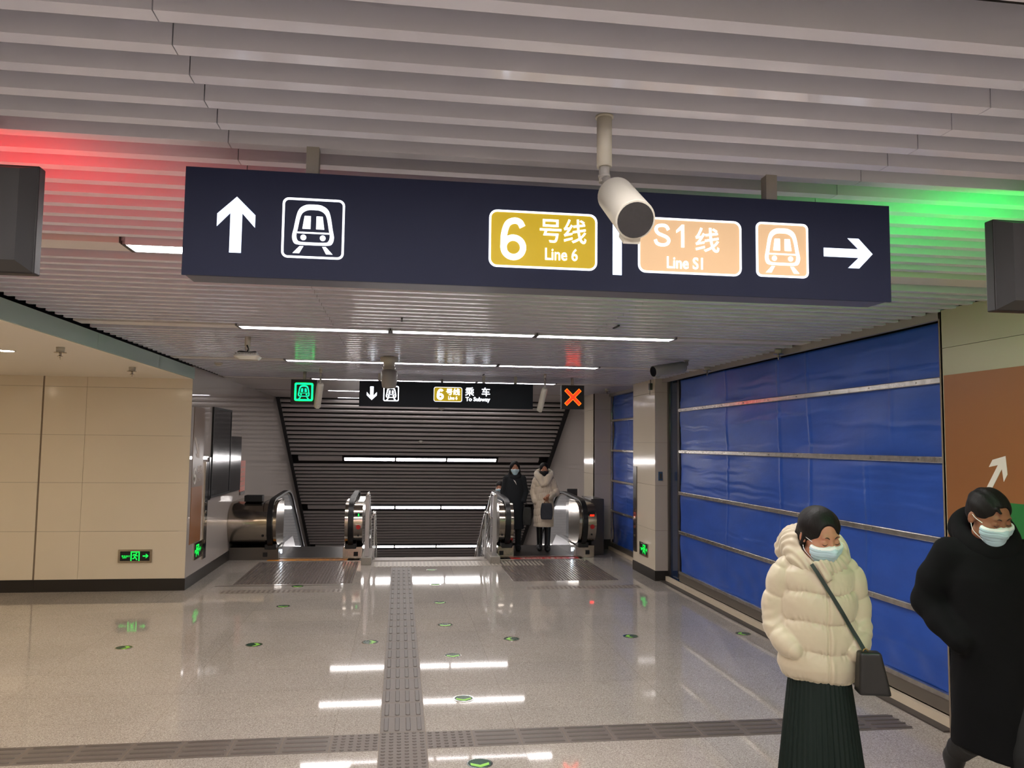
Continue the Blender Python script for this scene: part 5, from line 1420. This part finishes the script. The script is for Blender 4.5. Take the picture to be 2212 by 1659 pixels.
def fur_collar(t, j, k):
    def f(P):
        x, y, z = P[:, 0], P[:, 1], P[:, 2]/k
        th = np.arctan2(x, -y); zc = 1.33+.9*np.clip(np.abs(th)/PI, 0, 1)*.17
        rad = .118+.02*np.sin(np.abs(th)); d = np.sqrt((np.sqrt(x*x+y*y*1.1)/k-rad)**2+((z-zc)*.75)**2)-.052
        d = smax(d*k, -(np.abs(x)-.006-.22*np.clip(z-1.30, 0, .1)) if 0 else d*k, .01)
        d = smin(d, cone(P, (-.085*k, -.09*k, 1.33*k), (-.03*k, -.145*k, 1.22*k), .055*k, .045*k), .03)
        d = smin(d, cone(P, (.085*k, -.09*k, 1.33*k), (.035*k, -.140*k, 1.24*k), .055*k, .045*k), .03)
        d = smax(d, -cone(P, (0, -.17*k, 1.40*k), (0, -.20*k, 1.20*k), .05*k, .004*k), .01)
        return smax(d, -ell(P, (0, -.05*k, 1.46*k), (.088*k, .10*k, .12*k)), .01)-.004*wob(P, 130)
    grow('fur_trimmed_hood', f, (-.24, -.24, 1.13*k), (.24, .2, 1.6*k), .0065, M_fur, j)
far_person('woman in charcoal coat, long black hair, pale blue mask, atop the right escalator', 2.06, 14.30, .012, math.radians(-6), 1.575, M_coat2, .38, long_hair, [M_mask, M_maskw], 6, 4, {'collar': scarf_collar}, 1.02)
hw = (.10, -.235, .985)
far_person('woman in long cream padded coat with fur-trimmed hood and black mask atop the right escalator', 2.575, 14.18, .012, math.radians(-9), 1.555, M_puff2, .44, bob_hair, [M_maskk], 10, 6,
           {'collar': fur_collar, 'hand': ((.075, -.215, .985), (-.6, -.3, -.7), (-.2, 1, 0), .95, 1.2, 1)}, 1.02, M_blackl,
           armR=[(.15, .01, 1.30), (.235, .0, 1.06), (.10, -.20, 1.0)], puffy=True)
far_person('man in slate jacket and pale mask riding up behind the woman in charcoal, mostly hidden', 1.98, 15.75, -.50, math.radians(-8), 1.66, M_grey_coat, .80, short_hair, [M_mask, M_maskw], 5, -12, None, 1.0)
# bags of the two women
def far_bag(name, label, x, y, yaw, c, w_, h_, d_, mt, hand_pt, handles=True):
    t = thing(name, label, 'bag', (0, 0, 0)); OFF[t.name] = Vector((0,0,0)); t.location = (x, y, .012); t.rotation_euler = (0, 0, yaw)
    def f(P):
        u = np.clip((c[2]+h_/2-P[:, 2])/h_, 0, 1); hx = w_/2*(.70+.42*np.sin(PI*(.15+.62*u)))-.012
        q = np.stack([np.abs(P[:, 0]-c[0])-hx, np.abs(P[:, 1]-c[1])-d_/2+.012, np.abs(P[:, 2]-c[2])-h_/2+.012], 1)
        return np.linalg.norm(np.maximum(q, 0), axis=1)+np.minimum(q.max(1), 0)-.012-.003*wob(P, 30)
    grow('bag_body', f, (c[0]-w_*.8, c[1]-d_, c[2]-h_*.6), (c[0]+w_*.8, c[1]+d_, c[2]+h_*.6), .006, mt, t)
    for e in (-.012, .012):
        m = MB(); m.tube(bez3([(c[0]-w_*.28, c[1]+e, c[2]+h_*.46), (hand_pt[0]-.02, hand_pt[1]+e, hand_pt[2]-.06), (hand_pt[0], hand_pt[1]+e*.6, hand_pt[2]), (hand_pt[0]+.02, hand_pt[1]+e, hand_pt[2]-.06), (c[0]+w_*.28, c[1]+e, c[2]+h_*.46)]), .0055, 8)
        m.build('handle', M_brown if 'navy' in label else M_blackl, t)
    return t
far_bag('handbag', 'dark navy handbag held in front of the cream padded coat', 2.575, 14.18, math.radians(-9), (.045, -.27, .715), .19, .28, .09, M_navy, (.045, -.255, .965))
far_bag('tote_bag', 'black bag hanging beside the woman in the charcoal coat', 2.06, 14.30, math.radians(-6), (.225, -.06, .60), .15, .32, .08, M_blackl, (.205, -.07, .86))
